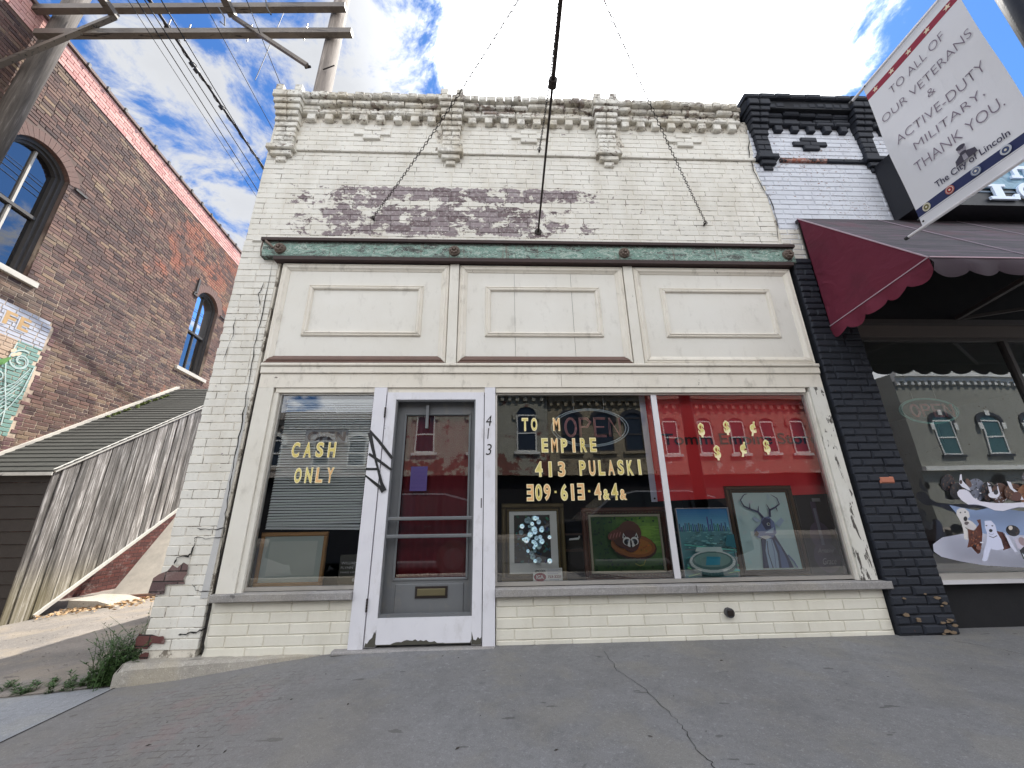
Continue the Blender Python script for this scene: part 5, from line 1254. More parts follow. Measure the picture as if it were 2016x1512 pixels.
# ================================================================== things in the right window
C2 = thing('window_lettering', (.8, .028, 1.5), 'gold letters TO M EMPIRE above the street address on the big window', 'lettering')
stickers(C2, 'TO', .238, .41, 1.703, 1.818); stickers(C2, 'M', .53, .61, 1.703, 1.818, wide=.055); stickers(C2, 'EMPIRE', .415, .955, 1.500, 1.622)
C3 = thing('window_lettering', (.8, .028, 1.3), 'gold letters giving the address 413 PULASKI on the big window', 'lettering')
stickers(C3, '413', .348, .66, 1.285, 1.412, mir=()); stickers(C3, 'PULASKI', .752, 1.365, 1.292, 1.418)
C4 = thing('window_lettering', (.7, .028, 1.1), 'gold telephone number with backward threes and ampersands, lowest line on the big window', 'lettering')
stickers(C4, '309·613·4&4&', .268, 1.175, 1.078, 1.212, wide=.052, mir=(0, 6))
C5 = thing('window_lettering', (2.2, .028, 1.6), 'scattered gold dollar and cent signs over the red banner', 'lettering')
for ch, (x, z) in (('$', (1.935, 1.69)), ('$', (2.185, 1.71)), ('¢', (2.44, 1.70)), ('$', (2.05, 1.475)), ('¢', (2.305, 1.505)), ('$', (2.535, 1.525))):
    link('letter', text_mesh(ch, x-.022, z-.055, .050, .125, frontmap(.0275), off=.03), M_GOLDL[2], C5); link('letter_edge', text_mesh(ch, x-.028, z-.062, .062, .139, frontmap(.0285), off=.05), M_EDGE, C5)
RB = thing('red_banner', (2.3, .16, 1.05), 'large red vinyl banner reading Tomm Empire Store hung inside the big window', 'banner')
M_RED = plain('red_vinyl', lin(224, 46, 54), .5, 0, .06)
M_BWH = plain('banner_hem_white', lin(206, 210, 232), .5, 0, .05)
cloth(1.485, 3.16, 1.06, 2.10, .16, .004, 9, M_RED, 'banner_sheet', RB, 40, 6, hem=lambda x: .03*(x-1.48)); cloth(1.425, 1.484, 1.055, 2.10, .158, .003, 9, M_BWH, 'banner_hem', RB, 4, 3)
text('banner_title', 'Tomm Empire Store', 1.60, 1.545, 1.56, .145, frontmap(.148), plain('banner_black', lin(52, 22, 30), .5), RB, off=.015)
for z in (1.085,): MB().tube((1.455, .150, z), (1.455, .156, z), .009).build('grommet', M_CABLE, RB)
# neon sign (unlit)
def neon(name, x0, x1, z0, z1, y, lb, colo, coll, r_=.006):
    root = thing(name, ((x0+x1)/2, y, z0), lb, 'neon sign'); cx, cz_, rx, rz = (x0+x1)/2, (z0+z1)/2, (x1-x0)/2, (z1-z0)/2
    for q in (1., .93): MB().path([(cx+rx*q*math.cos(R(t)), y, cz_+rz*q*math.sin(R(t))) for t in range(0, 360, 10)], r_, 8, True).build('oval_tube', colo, root, True)
    w_, h_ = rx*.30, rz*.50; xs = [cx-rx*.66+i*rx*.38 for i in range(4)]
    def L(p): MB().path([(x, y-.012, z) for x, z in p], r_*1.05, 8).build('letter_tube', coll, root, True)
    for e in (0, .012):
        L([(xs[0]+w_/2+(w_/2-e)*math.cos(R(t)), cz_+(h_-e)*math.sin(R(t))) for t in range(0, 361, 20)])
        x = xs[1]; L([(x+e, cz_-h_), (x+e, cz_+h_-e), (x+w_*.7-e, cz_+h_-e), (x+w_-e, cz_+h_*.55), (x+w_*.7-e, cz_+e*.5), (x+e, cz_+e*.5)])
        x = xs[2]; L([(x+w_, cz_+h_-e), (x+e, cz_+h_-e), (x+e, cz_-h_+e), (x+w_, cz_-h_+e)]); L([(x+e, cz_+e*.4), (x+w_*.85, cz_+e*.4)])
        x = xs[3]; L([(x+e, cz_-h_), (x+e, cz_+h_), (x+w_-e, cz_-h_), (x+w_-e, cz_+h_)])
    MB().tube((cx-rx*.4, y, z1-.01), (cx-rx*.4, y, z1+.25), .0015, n=5).tube((cx+rx*.4, y, z1-.01), (cx+rx*.4, y, z1+.25), .0015, n=5).build('hanging_wire', M_STEELW, root)
    MB().path([(cx+rx*.2, y+.02, z0), (cx+rx*.3, y+.05, z0-.2), (cx-rx*.2, y+.1, z0-.3)], .002, 5).build('power_lead', M_CABLE, root)
M_NB = plain('neon_pale_tube', lin(196, 208, 216), .2, 0, .05); M_NR = plain('neon_pink_tube', lin(206, 142, 140), .2, 0, .05)
neon('neon_sign', .52, 1.265, 1.56, 1.925, .10, 'unlit oval neon OPEN sign hanging behind the big window', M_NB, M_NR)
neon('neon_sign', 4.32, 4.98, 1.82, 2.10, .35, 'faint oval neon OPEN sign inside the neighbouring shop window', plain('neon_teal', lin(150, 200, 190), .2), M_NR, .007)
# pictures
M_GILT = plain('dull_gilt', lin(104, 90, 60), .4, .3, .25, 20); M_GILT2 = plain('dark_gilt', lin(70, 58, 40), .4, .3, .25, 20); M_WAL = plain('carved_walnut', lin(92, 52, 34), .45, 0, .3, 24); M_LINEN = plain('linen_liner', lin(176, 168, 150), .8)
P1 = thing('floral_picture', (.32, .13, .41), 'pale blue flower bouquet on black, white mat and gilt frame', 'picture')
a, b, c, d = frame(P1, .04, .60, .412, 1.055, .13, .036, M_GILT, ((.012, .014, M_GILT2), (.020, .010, M_GILT)))
A = Art(frontmap(.128)); A.rect(a, c, b, d, lin(206, 208, 206)); ia, ib, ic, id_ = a+.042, b-.062, c+.085, d-.032
A.rect(ia, ic, ib, id_, lin(50, 48, 48)); r2 = random.Random(3)
def inside(x, z, m_=.012): return min(max(x, ia+m_), ib-m_), min(max(z, ic+m_), id_-m_)
cx, cz_ = (ia+ib)/2, (ic+id_)/2
for k in range(90):
    x, z = inside(cx+r2.gauss(0, .085), cz_+r2.gauss(0, .12)); s = r2.uniform(.008, .02)
    A.ell(x, z, s, s*.6, lin(*[int(v*r2.uniform(.5, 1.0)) for v in (70, 108, 116)]), r2.uniform(0, 3), 8)
for k in range(44):
    x, z = inside(cx+r2.gauss(0, .062), cz_+r2.gauss(.02, .10), .026); s = r2.uniform(.012, .026); v = r2.uniform(.7, 1.)
    A.ell(x, z, s, s, lin(int(140*v), int(176*v), int(192*v)), 0, 10)
    for q in range(5): A.ell(x+s*.5*math.cos(q*1.26), z+s*.5*math.sin(q*1.26), s*.5, s*.42, lin(*[min(255, int(t*v*(1+.07*q))) for t in (158, 188, 202)]), q, 8)
    A.ell(x, z, s*.2, s*.2, lin(70, 100, 120), 0, 6)
A.build('canvas', P1, M_PIC)
P2 = thing('raccoon_picture', (1.14, .13, .41), 'painting of a raccoon curled on a stump in green water, carved brown frame', 'picture')
a, b, c, d = frame(P2, .757, 1.53, .41, 1.01, .13, .036, M_WAL, ((.016, .022, M_WAL), (.008, .010, M_GILT2), (.020, .012, M_LINEN)))
for k in range(24):
    x = .80+k*.0296; MB().tube((x, .107, 1.01-.045), (x+.012, .107, 1.01-.045), .006, n=6).tube((x, .107, .41+.045), (x+.012, .107, .41+.045), .006, n=6).build('carved_bead', M_GILT, P2)
A = Art(frontmap(.128)); W2, H2 = b-a, d-c
def Q(x, y): return (a+W2*x, c+H2*y)
def E(x, y, rx, ry, col, rot=0, n=18): A.ell(a+W2*x, c+H2*y, W2*rx, W2*ry, col, rot, n)
nb = 16
for i in range(nb):
    for j in range(nb):
        x, y = (i+.5)/nb, (j+.5)/nb; br = max(0, 1-math.hypot((x-.78)*1.6, (y-.68)*1.5)); v = .16+.84*br; v *= r2.uniform(.82, 1.1)
        A.rect(a+W2*i/nb, c+H2*j/nb, a+W2*(i+1)/nb, c+H2*(j+1)/nb, lin(int(30+90*v), int(58+104*v), int(34+26*v)), True)
A.k += 1
for k in range(36): x = r2.uniform(.55, .95); y = r2.uniform(.45, .8); A.line([Q(x, y), Q(min(.99, x+.08), y+.01), Q(min(.995, x+.14), y)], .003, lin(128, 168, 70))
for k in range(120):
    x, y = r2.random(), r2.random()
    if x > .25 and y < .86 and not (y < .18): continue
    E(min(max(x, .03), .97), min(max(y, .03), .97), .018, .012, lin(*[int(v*r2.uniform(.6, 1.2)) for v in (26, 62, 40)]), r2.uniform(0, 3), 7)
E(.58, .44, .33, .17, lin(60, 36, 22), -.12); E(.57, .46, .32, .155, lin(126, 74, 30), -.12); E(.60, .45, .24, .11, lin(150, 94, 34), -.12)
for k in range(40): t = r2.uniform(0, 6.28); q = r2.uniform(.05, .26); E(.60+q*math.cos(t), .45+q*.42*math.sin(t), .016, .006, lin(r2.randint(90, 190), r2.randint(56, 118), 30), r2.uniform(0, 3), 7)
E(.44, .62, .16, .15, lin(70, 42, 32)); E(.53, .70, .17, .16, lin(84, 50, 38)); E(.53, .55, .13, .15, lin(74, 40, 34)); E(.30, .66, .10, .06, lin(92, 54, 44), .5)
for k in range(4): E(.25+.045*k, .64+.01*k, .008, .04, lin(140, 90, 84), -.4)
for s in (-1, 1):
    A.poly([Q(.53+s*.055, .60), Q(.53+s*.115, .60), Q(.53+s*.095, .70)], lin(206, 206, 206)); A.poly([Q(.53+s*.066, .61), Q(.53+s*.10, .61), Q(.53+s*.09, .67)], lin(40, 28, 28))
    E(.53+s*.055, .545, .058, .055, lin(216, 218, 220)); E(.53+s*.052, .530, .045, .040, lin(22, 22, 26)); E(.53+s*.042, .545, .010, .010, lin(90, 100, 120))
A.poly([Q(.50, .56), Q(.56, .56), Q(.585, .46), Q(.53, .42), Q(.475, .46)], lin(206, 206, 208)); E(.53, .50, .014, .05, lin(40, 30, 30)); E(.53, .44, .016, .012, lin(20, 18, 20))
for k in range(7): A.line([Q(.30+.05*k, .22-.012*k), Q(.42+.05*k, .20), Q(.52+.06*min(k, 6), .24-.01*k)], .003, lin(60, 92, 60))
A.line([Q(.56, .14), Q(.62, .10), Q(.68, .12), Q(.71, .20)], .008, lin(112, 120, 50))
A.build('canvas', P2, M_PIC)
P3 = thing('stadium_poster', (1.86, .13, .41), 'blue tinted aerial poster of a city and oval stadium in a thin frame', 'picture')
a, b, c, d = frame(P3, 1.622, 2.112, .41, .998, .14, .007, M_STEELW); W2, H2 = b-a, d-c; A = Art(frontmap(.138))
for j in range(10): A.rect(a, c+H2*(.68+.032*j), b, c+H2*(.68+.032*(j+1)), lin(int(130-9*j), int(186-8*j), int(204-4*j)), True)
A.k += 1; A.rect(a, c, b, c+H2*.68, lin(92, 142, 150))
for k in range(26):
    x = .02+k*.037; h_ = r2.uniform(.03, .11)+(.12 if k in (15, 17) else 0); A.rect(a+W2*x, c+H2*.66, a+W2*min(x+.026, .99), c+H2*(.68+h_), lin(*[int(v*r2.uniform(.7, 1.2)) for v in (70, 110, 128)]), True)
A.k += 1
for k in range(130):
    x, y = r2.uniform(.04, .93), r2.uniform(.40, .66); s = r2.uniform(.015, .05); v = r2.uniform(.6, 1.4)
    A.rect(a+W2*x, c+H2*y, a+W2*min(.99, x+s*1.6), c+H2*(y+s*.35), lin(*[min(235, int(t*v)) for t in (110, 158, 162)]))
for k in range(9): y = .04+.045*k; A.line([Q(.02, y+.08*math.sin(k)), Q(.3, y+.05), Q(.6, y+.02), Q(.98, y+.06*math.cos(k))], .007, lin(*[int(v*r2.uniform(.7, 1.3)) for v in (120, 160, 160)]))
E(.50, .22, .46, .21, lin(70, 104, 108)); E(.50, .24, .43, .19, lin(196, 210, 206)); E(.50, .25, .38, .155, lin(80, 112, 112)); E(.50, .26, .34, .12, lin(116, 146, 142))
for k in range(40): t = 6.28*k/40; A.line([Q(.5+.36*math.cos(t), .25+.165*math.sin(t)), Q(.5+.41*math.cos(t), .245+.20*math.sin(t))], .0015, lin(120, 150, 150), True)
A.k += 1; A.poly([Q(.36, .19), Q(.62, .19), Q(.66, .30), Q(.40, .31)], lin(56, 142, 168)); A.poly([Q(.20, .38), Q(.72, .38), Q(.70, .44), Q(.24, .44)], lin(190, 204, 200)); A.poly([Q(.78, .46), Q(.98, .42), Q(.98, .62), Q(.84, .60)], lin(48, 116, 130))
A.build('poster_sheet', P3, M_PIC)
P4 = thing('deer_picture', (2.44, .13, .41), 'blue ink painting of an antlered deer on pale ground, brown frame', 'picture')
M_BRF = plain('brown_gilt_frame', lin(86, 66, 44), .4, .2, .25, 20)
a, b, c, d = frame(P4, 2.125, 2.762, .41, 1.188, .15, .036, M_BRF, ((.012, .02, M_GILT2), (.014, .012, M_BRF))); W2, H2 = b-a, d-c; A = Art(frontmap(.148))
A.rect(a, c, b, d, lin(178, 204, 212)); r2 = random.Random(5)
for k in range(26): E(r2.uniform(.08, .92), r2.uniform(.06, .94), .05, .03, lin(int(168+18*r2.random()), int(194+16*r2.random()), int(204+12*r2.random())), r2.uniform(0, 3))
NV, MBL, LBL = lin(50, 58, 92), lin(100, 116, 158), lin(160, 180, 212)
A.poly([Q(*p) for p in ((.30, .02), (.34, .22), (.36, .38), (.46, .46), (.62, .44), (.70, .30), (.78, .16), (.84, .02))], NV); A.poly([Q(*p) for p in ((.40, .02), (.40, .24), (.46, .40), (.56, .38), (.60, .20), (.58, .02))], LBL); A.poly([Q(*p) for p in ((.62, .02), (.64, .22), (.60, .38), (.68, .28), (.74, .14), (.76, .02))], MBL)
A.line([Q(.46, .36), Q(.44, .2), Q(.47, .02)], .008, NV); A.line([Q(.54, .40), Q(.55, .22), Q(.52, .02)], .006, MBL); A.line([Q(.78, .18), Q(.86, .10), Q(.90, .02)], .012, MBL)
A.poly([Q(*p) for p in ((.32, .40), (.26, .44), (.27, .50), (.40, .58), (.46, .66), (.58, .68), (.66, .60), (.66, .46), (.58, .40), (.44, .39))], MBL)
A.poly([Q(*p) for p in ((.42, .60), (.50, .66), (.60, .64), (.58, .52), (.48, .50))], NV); A.poly([Q(*p) for p in ((.44, .46), (.60, .46), (.64, .54), (.54, .50))], LBL); A.poly([Q(*p) for p in ((.33, .42), (.48, .43), (.56, .41), (.44, .38))], lin(206, 218, 230))
A.poly([Q(*p) for p in ((.25, .44), (.30, .50), (.34, .46), (.31, .42))], lin(22, 24, 38)); E(.545, .575, .030, .026, lin(190, 206, 222)); E(.548, .575, .02, .018, lin(16, 18, 30))
A.poly([Q(*p) for p in ((.66, .58), (.80, .66), (.84, .62), (.74, .54))], LBL); A.poly([Q(*p) for p in ((.42, .62), (.30, .68), (.27, .64), (.36, .60))], LBL)
A.line([Q(*p) for p in ((.47, .66), (.40, .74), (.26, .78), (.16, .82), (.12, .90), (.20, .97), (.26, .985))], [.022, .018, .015, .012, .010, .007, .003], NV)
A.line([Q(*p) for p in ((.60, .67), (.62, .76), (.74, .80), (.82, .84), (.80, .92), (.70, .97))], [.022, .018, .014, .011, .009, .003], NV)
for p, q in (((.40, .74), (.43, .82)), ((.26, .78), (.28, .86)), ((.62, .76), (.58, .84)), ((.74, .80), (.76, .74))): A.line([Q(*p), Q(*q)], [.014, .003], NV)
A.build('canvas', P4, M_PIC)
P5 = thing('guitar_poster', (2.96, .3, .41), 'dark purple guitar case print lettered Amazing Grace in the corner of the big window', 'picture')
frame(P5, 2.80, 3.13, .41, 1.135, .20, .012, M_DKFRAME); A = Art(frontmap(.196)); A.rect(2.812, .42, 3.118, 1.123, lin(28, 28, 34)); PU = lin(70, 56, 84)
A.ell(2.98, .74, .10, .12, PU); A.ell(2.99, .56, .12, .13, PU); A.rect(2.955, .80, 3.005, 1.04, PU); A.rect(2.968, .66, 2.996, .98, lin(120, 120, 140)); A.rect(2.98, 1.04, 3.06, 1.07, lin(150, 156, 160)); A.build('poster_sheet', P5)
for s, z in (('Amazing', .585), ('Grace', .50)): text('poster_lettering', s, 2.915+(.02 if s == 'Grace' else 0), z, .15 if s == 'Amazing' else .125, .05, frontmap(.190), M_STEELW, P5, shear=.35, off=-.012)
P6 = thing('business_card_sign', (.42, .08, .405), 'small white card with maroon IGA oval and telephone number at the window foot', 'sign')
A = Art(frontmap(.062)); A.rect(.302, .408, .550, .530, lin(214, 218, 226)); A.ell(.36, .462, .052, .032, lin(120, 22, 52)); 
for k in range(4): A.rect(.425, .518-.011*k, .425+.11-.02*(k % 2), .5215-.011*k, lin(150, 150, 170))
A.rect(.315, .413, .405, .420, lin(60, 40, 60)); A.rect(.425, .413, .54, .419, lin(90, 80, 100)); A.rect(.44, .438, .52, .443, lin(150, 150, 170)); A.build('card', P6, M_PIC)
text('card_lettering', 'LINCOLN', .320, .500, .085, .018, frontmap(.0590), plain('ink_black', lin(36, 30, 36), .5), P6, off=.02); text('card_lettering', 'IGA', .330, .448, .060, .030, frontmap(.0590), M_STEELW, P6, off=.03); text('card_lettering', '723-2221', .425, .455, .112, .018, frontmap(.0590), plain('ink_maroon', lin(120, 22, 52), .5), P6, off=.03)
HH = thing('white_price_tag', (.69, .14, .8), 'crooked white paper strip between the flower picture and the raccoon painting', 'paper strip')
A = Art(frontmap(.20)); A.poly([(.645, .735), (.735, .74), (.748, .76), (.74, .775), (.73, .758), (.65, .75)], lin(220, 222, 224)); A.build('strip_sheet', HH)

# ================================================================== dogs-in-a-bathtub decal on the neighbour's window
DG = thing('window_decal', (4.5, .08, .6), 'cut out window sticker of many dogs in and around a white bathtub', 'window sticker')
def dp(x, y): p = PY(1816+x/6.575, 900+y/6.575, .082); return (p.x, p.z)
A = Art(frontmap(.084), .0003)
def DP(col, *pp): A.poly([dp(*p) for p in pp], col)
def DE(x, y, rx, ry, col, rot=0.):
    A.poly([dp(x+rx*math.cos(R(t))*math.cos(rot)-ry*math.sin(R(t))*math.sin(rot), y+rx*math.cos(R(t))*math.sin(rot)+ry*math.sin(R(t))*math.cos(rot)) for t in range(0, 360, 20)], col)
DW, DB, DK, DT, DGY = lin(214, 214, 226), lin(92, 64, 54), lin(34, 34, 42), lin(140, 98, 72), lin(120, 124, 140)
def furry(x, y, rx, ry, cols, n=60, rot=0., seed=1):
    q = random.Random(seed)
    for k in range(n):
        t, rr = q.uniform(0, 6.28), math.sqrt(q.random()); xx, yy = rx*rr*math.cos(t), ry*rr*math.sin(t); X = x+xx*math.cos(rot)-yy*math.sin(rot); Y = y+xx*math.sin(rot)+yy*math.cos(rot)
        c_ = cols[q.randrange(len(cols))]; v = q.uniform(.75, 1.25); s = q.uniform(6, 16)
        DE(X, Y, s, s*.5, tuple(min(.8, u*v) for u in c_), q.uniform(0, 3))
# rug
DP(lin(206, 208, 226), (140, 1130), (190, 1090), (260, 1040), (700, 960), (1500, 1000), (2200, 1000), (2300, 1300), (2100, 1420), (1500, 1440), (1100, 1420), (800, 1400), (500, 1350), (250, 1290), (150, 1220))
# tub body and rim
DP(lin(150, 172, 212), (350, 620), (420, 700), (520, 830), (640, 930), (800, 990), (1100, 1010), (2000, 1010), (2300, 900), (2400, 620), (1300, 700), (900, 650), (700, 690))
back = [(330, 330, 90, 110, [DK, DB]), (440, 440, 110, 110, [DK, DB, lin(60, 56, 50)]), (640, 430, 130, 150, [DGY, DK, DW]), (770, 440, 80, 120, [DK, DB]), (900, 470, 110, 130, [DB, DW, lin(96, 56, 44)]), (1050, 460, 120, 110, [DB, DT, lin(80, 60, 50)]), (1180, 480, 110, 120, [DT, lin(110, 84, 70)]), (1190, 280, 90, 90, [lin(110, 104, 104), DGY]), (1300, 430, 120, 130, [DB, DGY, DW]), (1500, 450, 140, 130, [DK, DT]), (1750, 450, 140, 130, [DW, DB])]
for k, (x, y, rx, ry, cols) in enumerate(back): DE(x, y, rx, ry, cols[0]); furry(x, y, rx*.95, ry*.95, cols, 50, seed=k)
DP(DW, (225, 250), (245, 240), (255, 320), (300, 370), (350, 430), (330, 440), (250, 400), (215, 360)); DE(235, 340, 18, 26, lin(60, 40, 40)); DE(330, 350, 30, 60, DB, -.5)
DP(DW, (560, 340), (600, 370), (620, 450), (600, 500), (580, 440)); DP(DW, (680, 340), (700, 420), (720, 500), (690, 480)); DE(640, 500, 70, 40, DW); DE(665, 465, 30, 32, DK); DE(590, 385, 20, 12, DK); DE(672, 382, 20, 12, DK)
DP(DW, (800, 330), (850, 340), (880, 420), (960, 480), (1010, 560), (960, 560), (900, 470), (840, 420)); DE(920, 520, 60, 60, lin(84, 42, 34)); DE(1110, 520, 50, 40, lin(206, 190, 180)); DE(1110, 530, 28, 26, lin(96, 52, 36))
DP(lin(214, 212, 226), (180, 470), (210, 435), (270, 430), (330, 460), (380, 530), (470, 580), (650, 600), (860, 600), (1020, 590), (1100, 575), (1200, 560), (1290, 620), (1320, 690), (1230, 705), (1130, 690), (1040, 655), (940, 650), (850, 670), (750, 700), (640, 690), (520, 640), (440, 620), (380, 615), (320, 620), (240, 570), (190, 510))
A.line([dp(*p) for p in ((330, 618), (440, 622), (520, 645), (640, 692), (750, 702), (850, 672), (940, 652), (1040, 657), (1130, 692), (1230, 707), (1320, 692))], .0035, lin(96, 108, 140))
DP(lin(196, 168, 150), (1010, 570), (1070, 590), (1110, 640), (1190, 740), (1170, 760), (1100, 700), (1060, 640)); DE(1085, 615, 18, 20, DK)
# dogs in front
DP(lin(206, 202, 202), (165, 740), (170, 690), (210, 660), (270, 665), (320, 710), (330, 770), (300, 800), (360, 830), (410, 880), (420, 940), (380, 960), (300, 910), (240, 880), (200, 800)); DP(lin(206, 202, 202), (230, 860), (290, 920), (320, 1000), (300, 1060), (255, 1040), (250, 950))
DE(215, 718, 10, 9, DK); DE(272, 712, 10, 9, DK); DE(275, 795, 24, 30, lin(30, 26, 34)); DE(290, 850, 30, 22, lin(90, 80, 84)); DE(345, 900, 60, 30, lin(200, 196, 200), .8)
DP(lin(96, 54, 44), (300, 920), (380, 940), (440, 860), (410, 810), (460, 800), (480, 980), (470, 1100), (450, 1210), (420, 1230), (380, 1190), (340, 1140), (290, 1150), (310, 1060)); furry(385, 1050, 60, 120, [lin(96, 50, 38), lin(60, 34, 28), lin(150, 90, 62)], 60, seed=21); DE(400, 1150, 34, 26, lin(120, 74, 60)); DE(440, 1085, 26, 9, DW); DE(350, 1120, 14, 12, DK)
DP(lin(84, 46, 42), (610, 940), (700, 960), (760, 1060), (790, 1150), (700, 1180), (650, 1080)); furry(700, 1060, 60, 90, [lin(84, 46, 40), lin(54, 34, 34)], 30, seed=8)
DP(lin(204, 208, 232), (460, 820), (540, 815), (590, 870), (610, 960), (660, 1050), (690, 1160), (600, 1180), (530, 1160), (510, 1220), (480, 1300), (430, 1310), (440, 1200), (480, 1080), (490, 980), (465, 900))
DE(482, 878, 12, 7, DK); DE(553, 880, 12, 7, DK); DE(533, 938, 22, 20, DK); A.line([dp(*p) for p in ((510, 1005), (560, 1025), (608, 1000))], .005, lin(26, 26, 34)); A.line([dp(*p) for p in ((505, 970), (540, 990), (570, 975))], .002, lin(80, 80, 100)); DE(450, 1290, 34, 24, lin(204, 208, 232))
DP(lin(206, 208, 228), (690, 950), (740, 1000), (830, 1160), (860, 1200), (820, 1200), (760, 1120)); DE(800, 940, 88, 66, DK, .3); furry(800, 940, 70, 50, [DK, lin(66, 50, 46)], 24, seed=6); DE(760, 905, 26, 26, lin(200, 190, 180)); DP(lin(190, 184, 202), (800, 1040), (880, 1020), (950, 1080), (960, 1140), (900, 1180), (840, 1150)); DE(900, 1070, 60, 40, lin(150, 130, 136), .9)
DP(DK, (1010, 830), (1050, 820), (1080, 880), (1160, 920), (1260, 930), (1290, 900), (1400, 960), (1400, 1140), (1260, 1130), (1200, 1040), (1100, 1020), (1050, 1060), (1040, 950)); DE(1038, 858, 14, 20, lin(110, 96, 90)); DP(DW, (1200, 940), (1240, 930), (1290, 1040), (1340, 1060), (1300, 1080), (1230, 1020)); DE(1320, 1090, 46, 36, DW); DE(1310, 935, 22, 30, lin(140, 120, 190))
DP(DK, (860, 1180), (960, 1090), (1100, 1080), (1400, 1130), (1600, 1200), (1600, 1320), (1250, 1310), (1100, 1200), (980, 1340), (900, 1280)); DP(lin(216, 224, 238), (930, 1190), (1040, 1190), (1150, 1260), (1220, 1310), (1010, 1310), (960, 1250)); DP(lin(216, 224, 238), (890, 1210), (930, 1260), (1000, 1320), (985, 1340), (920, 1290)); DE(988, 1305, 30, 26, lin(216, 224, 238)); DE(985, 1305, 16, 16, DK); DP(lin(216, 224, 238), (1050, 1100), (1080, 1140), (1130, 1200), (1110, 1220), (1060, 1160)); DE(1280, 1270, 24, 34, lin(190, 140, 110))
for k in range(4): x = 1500+220*k; DE(x, 1050, 110, 130, (DT, DK, DW, DB)[k]); furry(x, 1050, 100, 120, [DB, DK, DW], 40, seed=30+k)
A.build('decal_sheet', DG)

# ================================================================== buildings across the street
def opp(x0, x1, H, mt, label, wins, Y=-18., hood=None, low=None, corn=None, sill=None, lowz=2.95, depth=9, frame=None, glass=None, extra=None):
    rt = thing('opposite_building', ((x0+x1)/2, Y, 0), label, 'building', 'buildings across the street')
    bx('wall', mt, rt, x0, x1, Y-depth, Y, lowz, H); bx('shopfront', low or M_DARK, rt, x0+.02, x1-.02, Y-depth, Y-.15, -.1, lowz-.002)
    c_ = corn or mt; bx('cornice', c_, rt, x0, x1, Y+.001, Y+.35, H-.25, H+.15); bx('cornice', c_, rt, x0, x1, Y+.001, Y+.2, H-.5, H-.251); bx('lower_cornice', c_, rt, x0, x1, Y+.001, Y+.22, lowz, lowz+.25)
    n = int((x1-x0)/.45)
    for i in range(n): bx('bracket', c_, rt, x0+.1+i*.45, x0+.3+i*.45, Y+.001, Y+.16, H-.75, H-.501)
    for (a, b, z0, zs, rise) in wins:
        n = 10; w2 = (b-a)/2; top = [(a+w2*(1+math.cos(math.pi*i/n)), zs+rise*math.sin(math.pi*i/n)) for i in range(n+1)]
        pts = [(a, z0)]+[(b, z0)]+top[0:]
        Wd = MB().add([(x, Y+.02, z) for x, z in pts], [tuple(range(len(pts)))[::-1]]).build('window', glass or M_DARK, rt)
        ow = .22; ho = [(a-ow, zs-.25), (a, zs-.25)]+top[::-1]+[(b, zs-.25), (b+ow, zs-.25)]+[(a+w2+(w2+ow)*math.cos(math.pi*i/n), zs+(rise+ow)*math.sin(math.pi*i/n)) for i in range(n+1)]
        if hood: 
            inn = [(b, zs-.25)]+top+[(a, zs-.25)]; out = [(b+ow, zs-.25)]+[(a+w2+(w2+ow)*math.cos(math.pi*i/n), zs+(rise+ow)*math.sin(math.pi*i/n)) for i in range(n+1)]+[(a-ow, zs-.25)]
            m_ = len(inn); mb = MB().add([(x, Y+.09, z) for x, z in inn]+[(x, Y+.09, z) for x, z in out]+[(x, Y, z) for x, z in out], [(i, i+1, m_+i+1, m_+i) for i in range(m_-1)]+[(m_+i, m_+i+1, 2*m_+i+1, 2*m_+i) for i in range(m_-1)]); me = mb.mesh('hood'); fixnormals(me); link('hood', me, hood, rt)
            if extra: bx('keystone', extra, Wd, a+w2-.12, a+w2+.12, Y+.10, Y+.14, zs+rise-.02, zs+rise+.30); bx('hood_stop', extra, Wd, a-.25, a-.03, Y+.10, Y+.14, zs-.55, zs-.15); bx('hood_stop', extra, Wd, b+.03, b+.25, Y+.10, Y+.14, zs-.55, zs-.15)
        fm = frame or M_DKFRAME
        MB().box(a, a+.07, Y+.021, Y+.06, z0, zs).box(b-.07, b, Y+.021, Y+.06, z0, zs).box(a+.071, b-.071, Y+.021, Y+.06, (z0+zs)/2-.04, (z0+zs)/2+.04).box(a+.071, b-.071, Y+.021, Y+.06, zs-.04, zs+.04).box(a+.071, b-.071, Y+.021, Y+.06, z0, z0+.08).build('window_frame', fm, Wd)
        bx('window_sill', sill or c_, rt, a-.15, b+.15, Y+.001, Y+.12, z0-.14, z0-.001)
    return rt
def obrick(name, ca, cb, cm, peel=None, thr=.62, sc_=4.2):
    m_, g = mat(name); P = pos(g); s = g.n('SeparateXYZ', Vector=P); v = g.n('CombineXYZ', X=s.outputs[0], Y=s.outputs[2], Z=0.0).outputs[0]
    b = g.n('TexBrick', Vector=v, Color1=ca, Color2=cb, Mortar=cm, Scale=1.0, Mortar__Size=.008, Brick__Width=.22, Row__Height=.075).outputs[0]
    n = g.noise(P, 1.6, 7, .7); z = s.outputs[2]
    if peel: 
        pk = g.ss(g.m('ADD', n, g.m('MULTIPLY', g.ss(z, 4.3, 3.6), .12)), thr, thr+.02); b = g.mix(pk, b, peel)
    finish(g, g.mix(g.m('MULTIPLY', g.ss(n, .45, .7), .2), b, (.15, .13, .11)), .85); return m_
MA = obrick('far_grey_brick', lin(168, 166, 150), lin(158, 156, 142), lin(130, 128, 116), lin(120, 74, 64), .60); MB_ = obrick('far_tan_brick', lin(164, 152, 126), lin(150, 140, 118), lin(120, 110, 92), lin(90, 76, 62), .66)
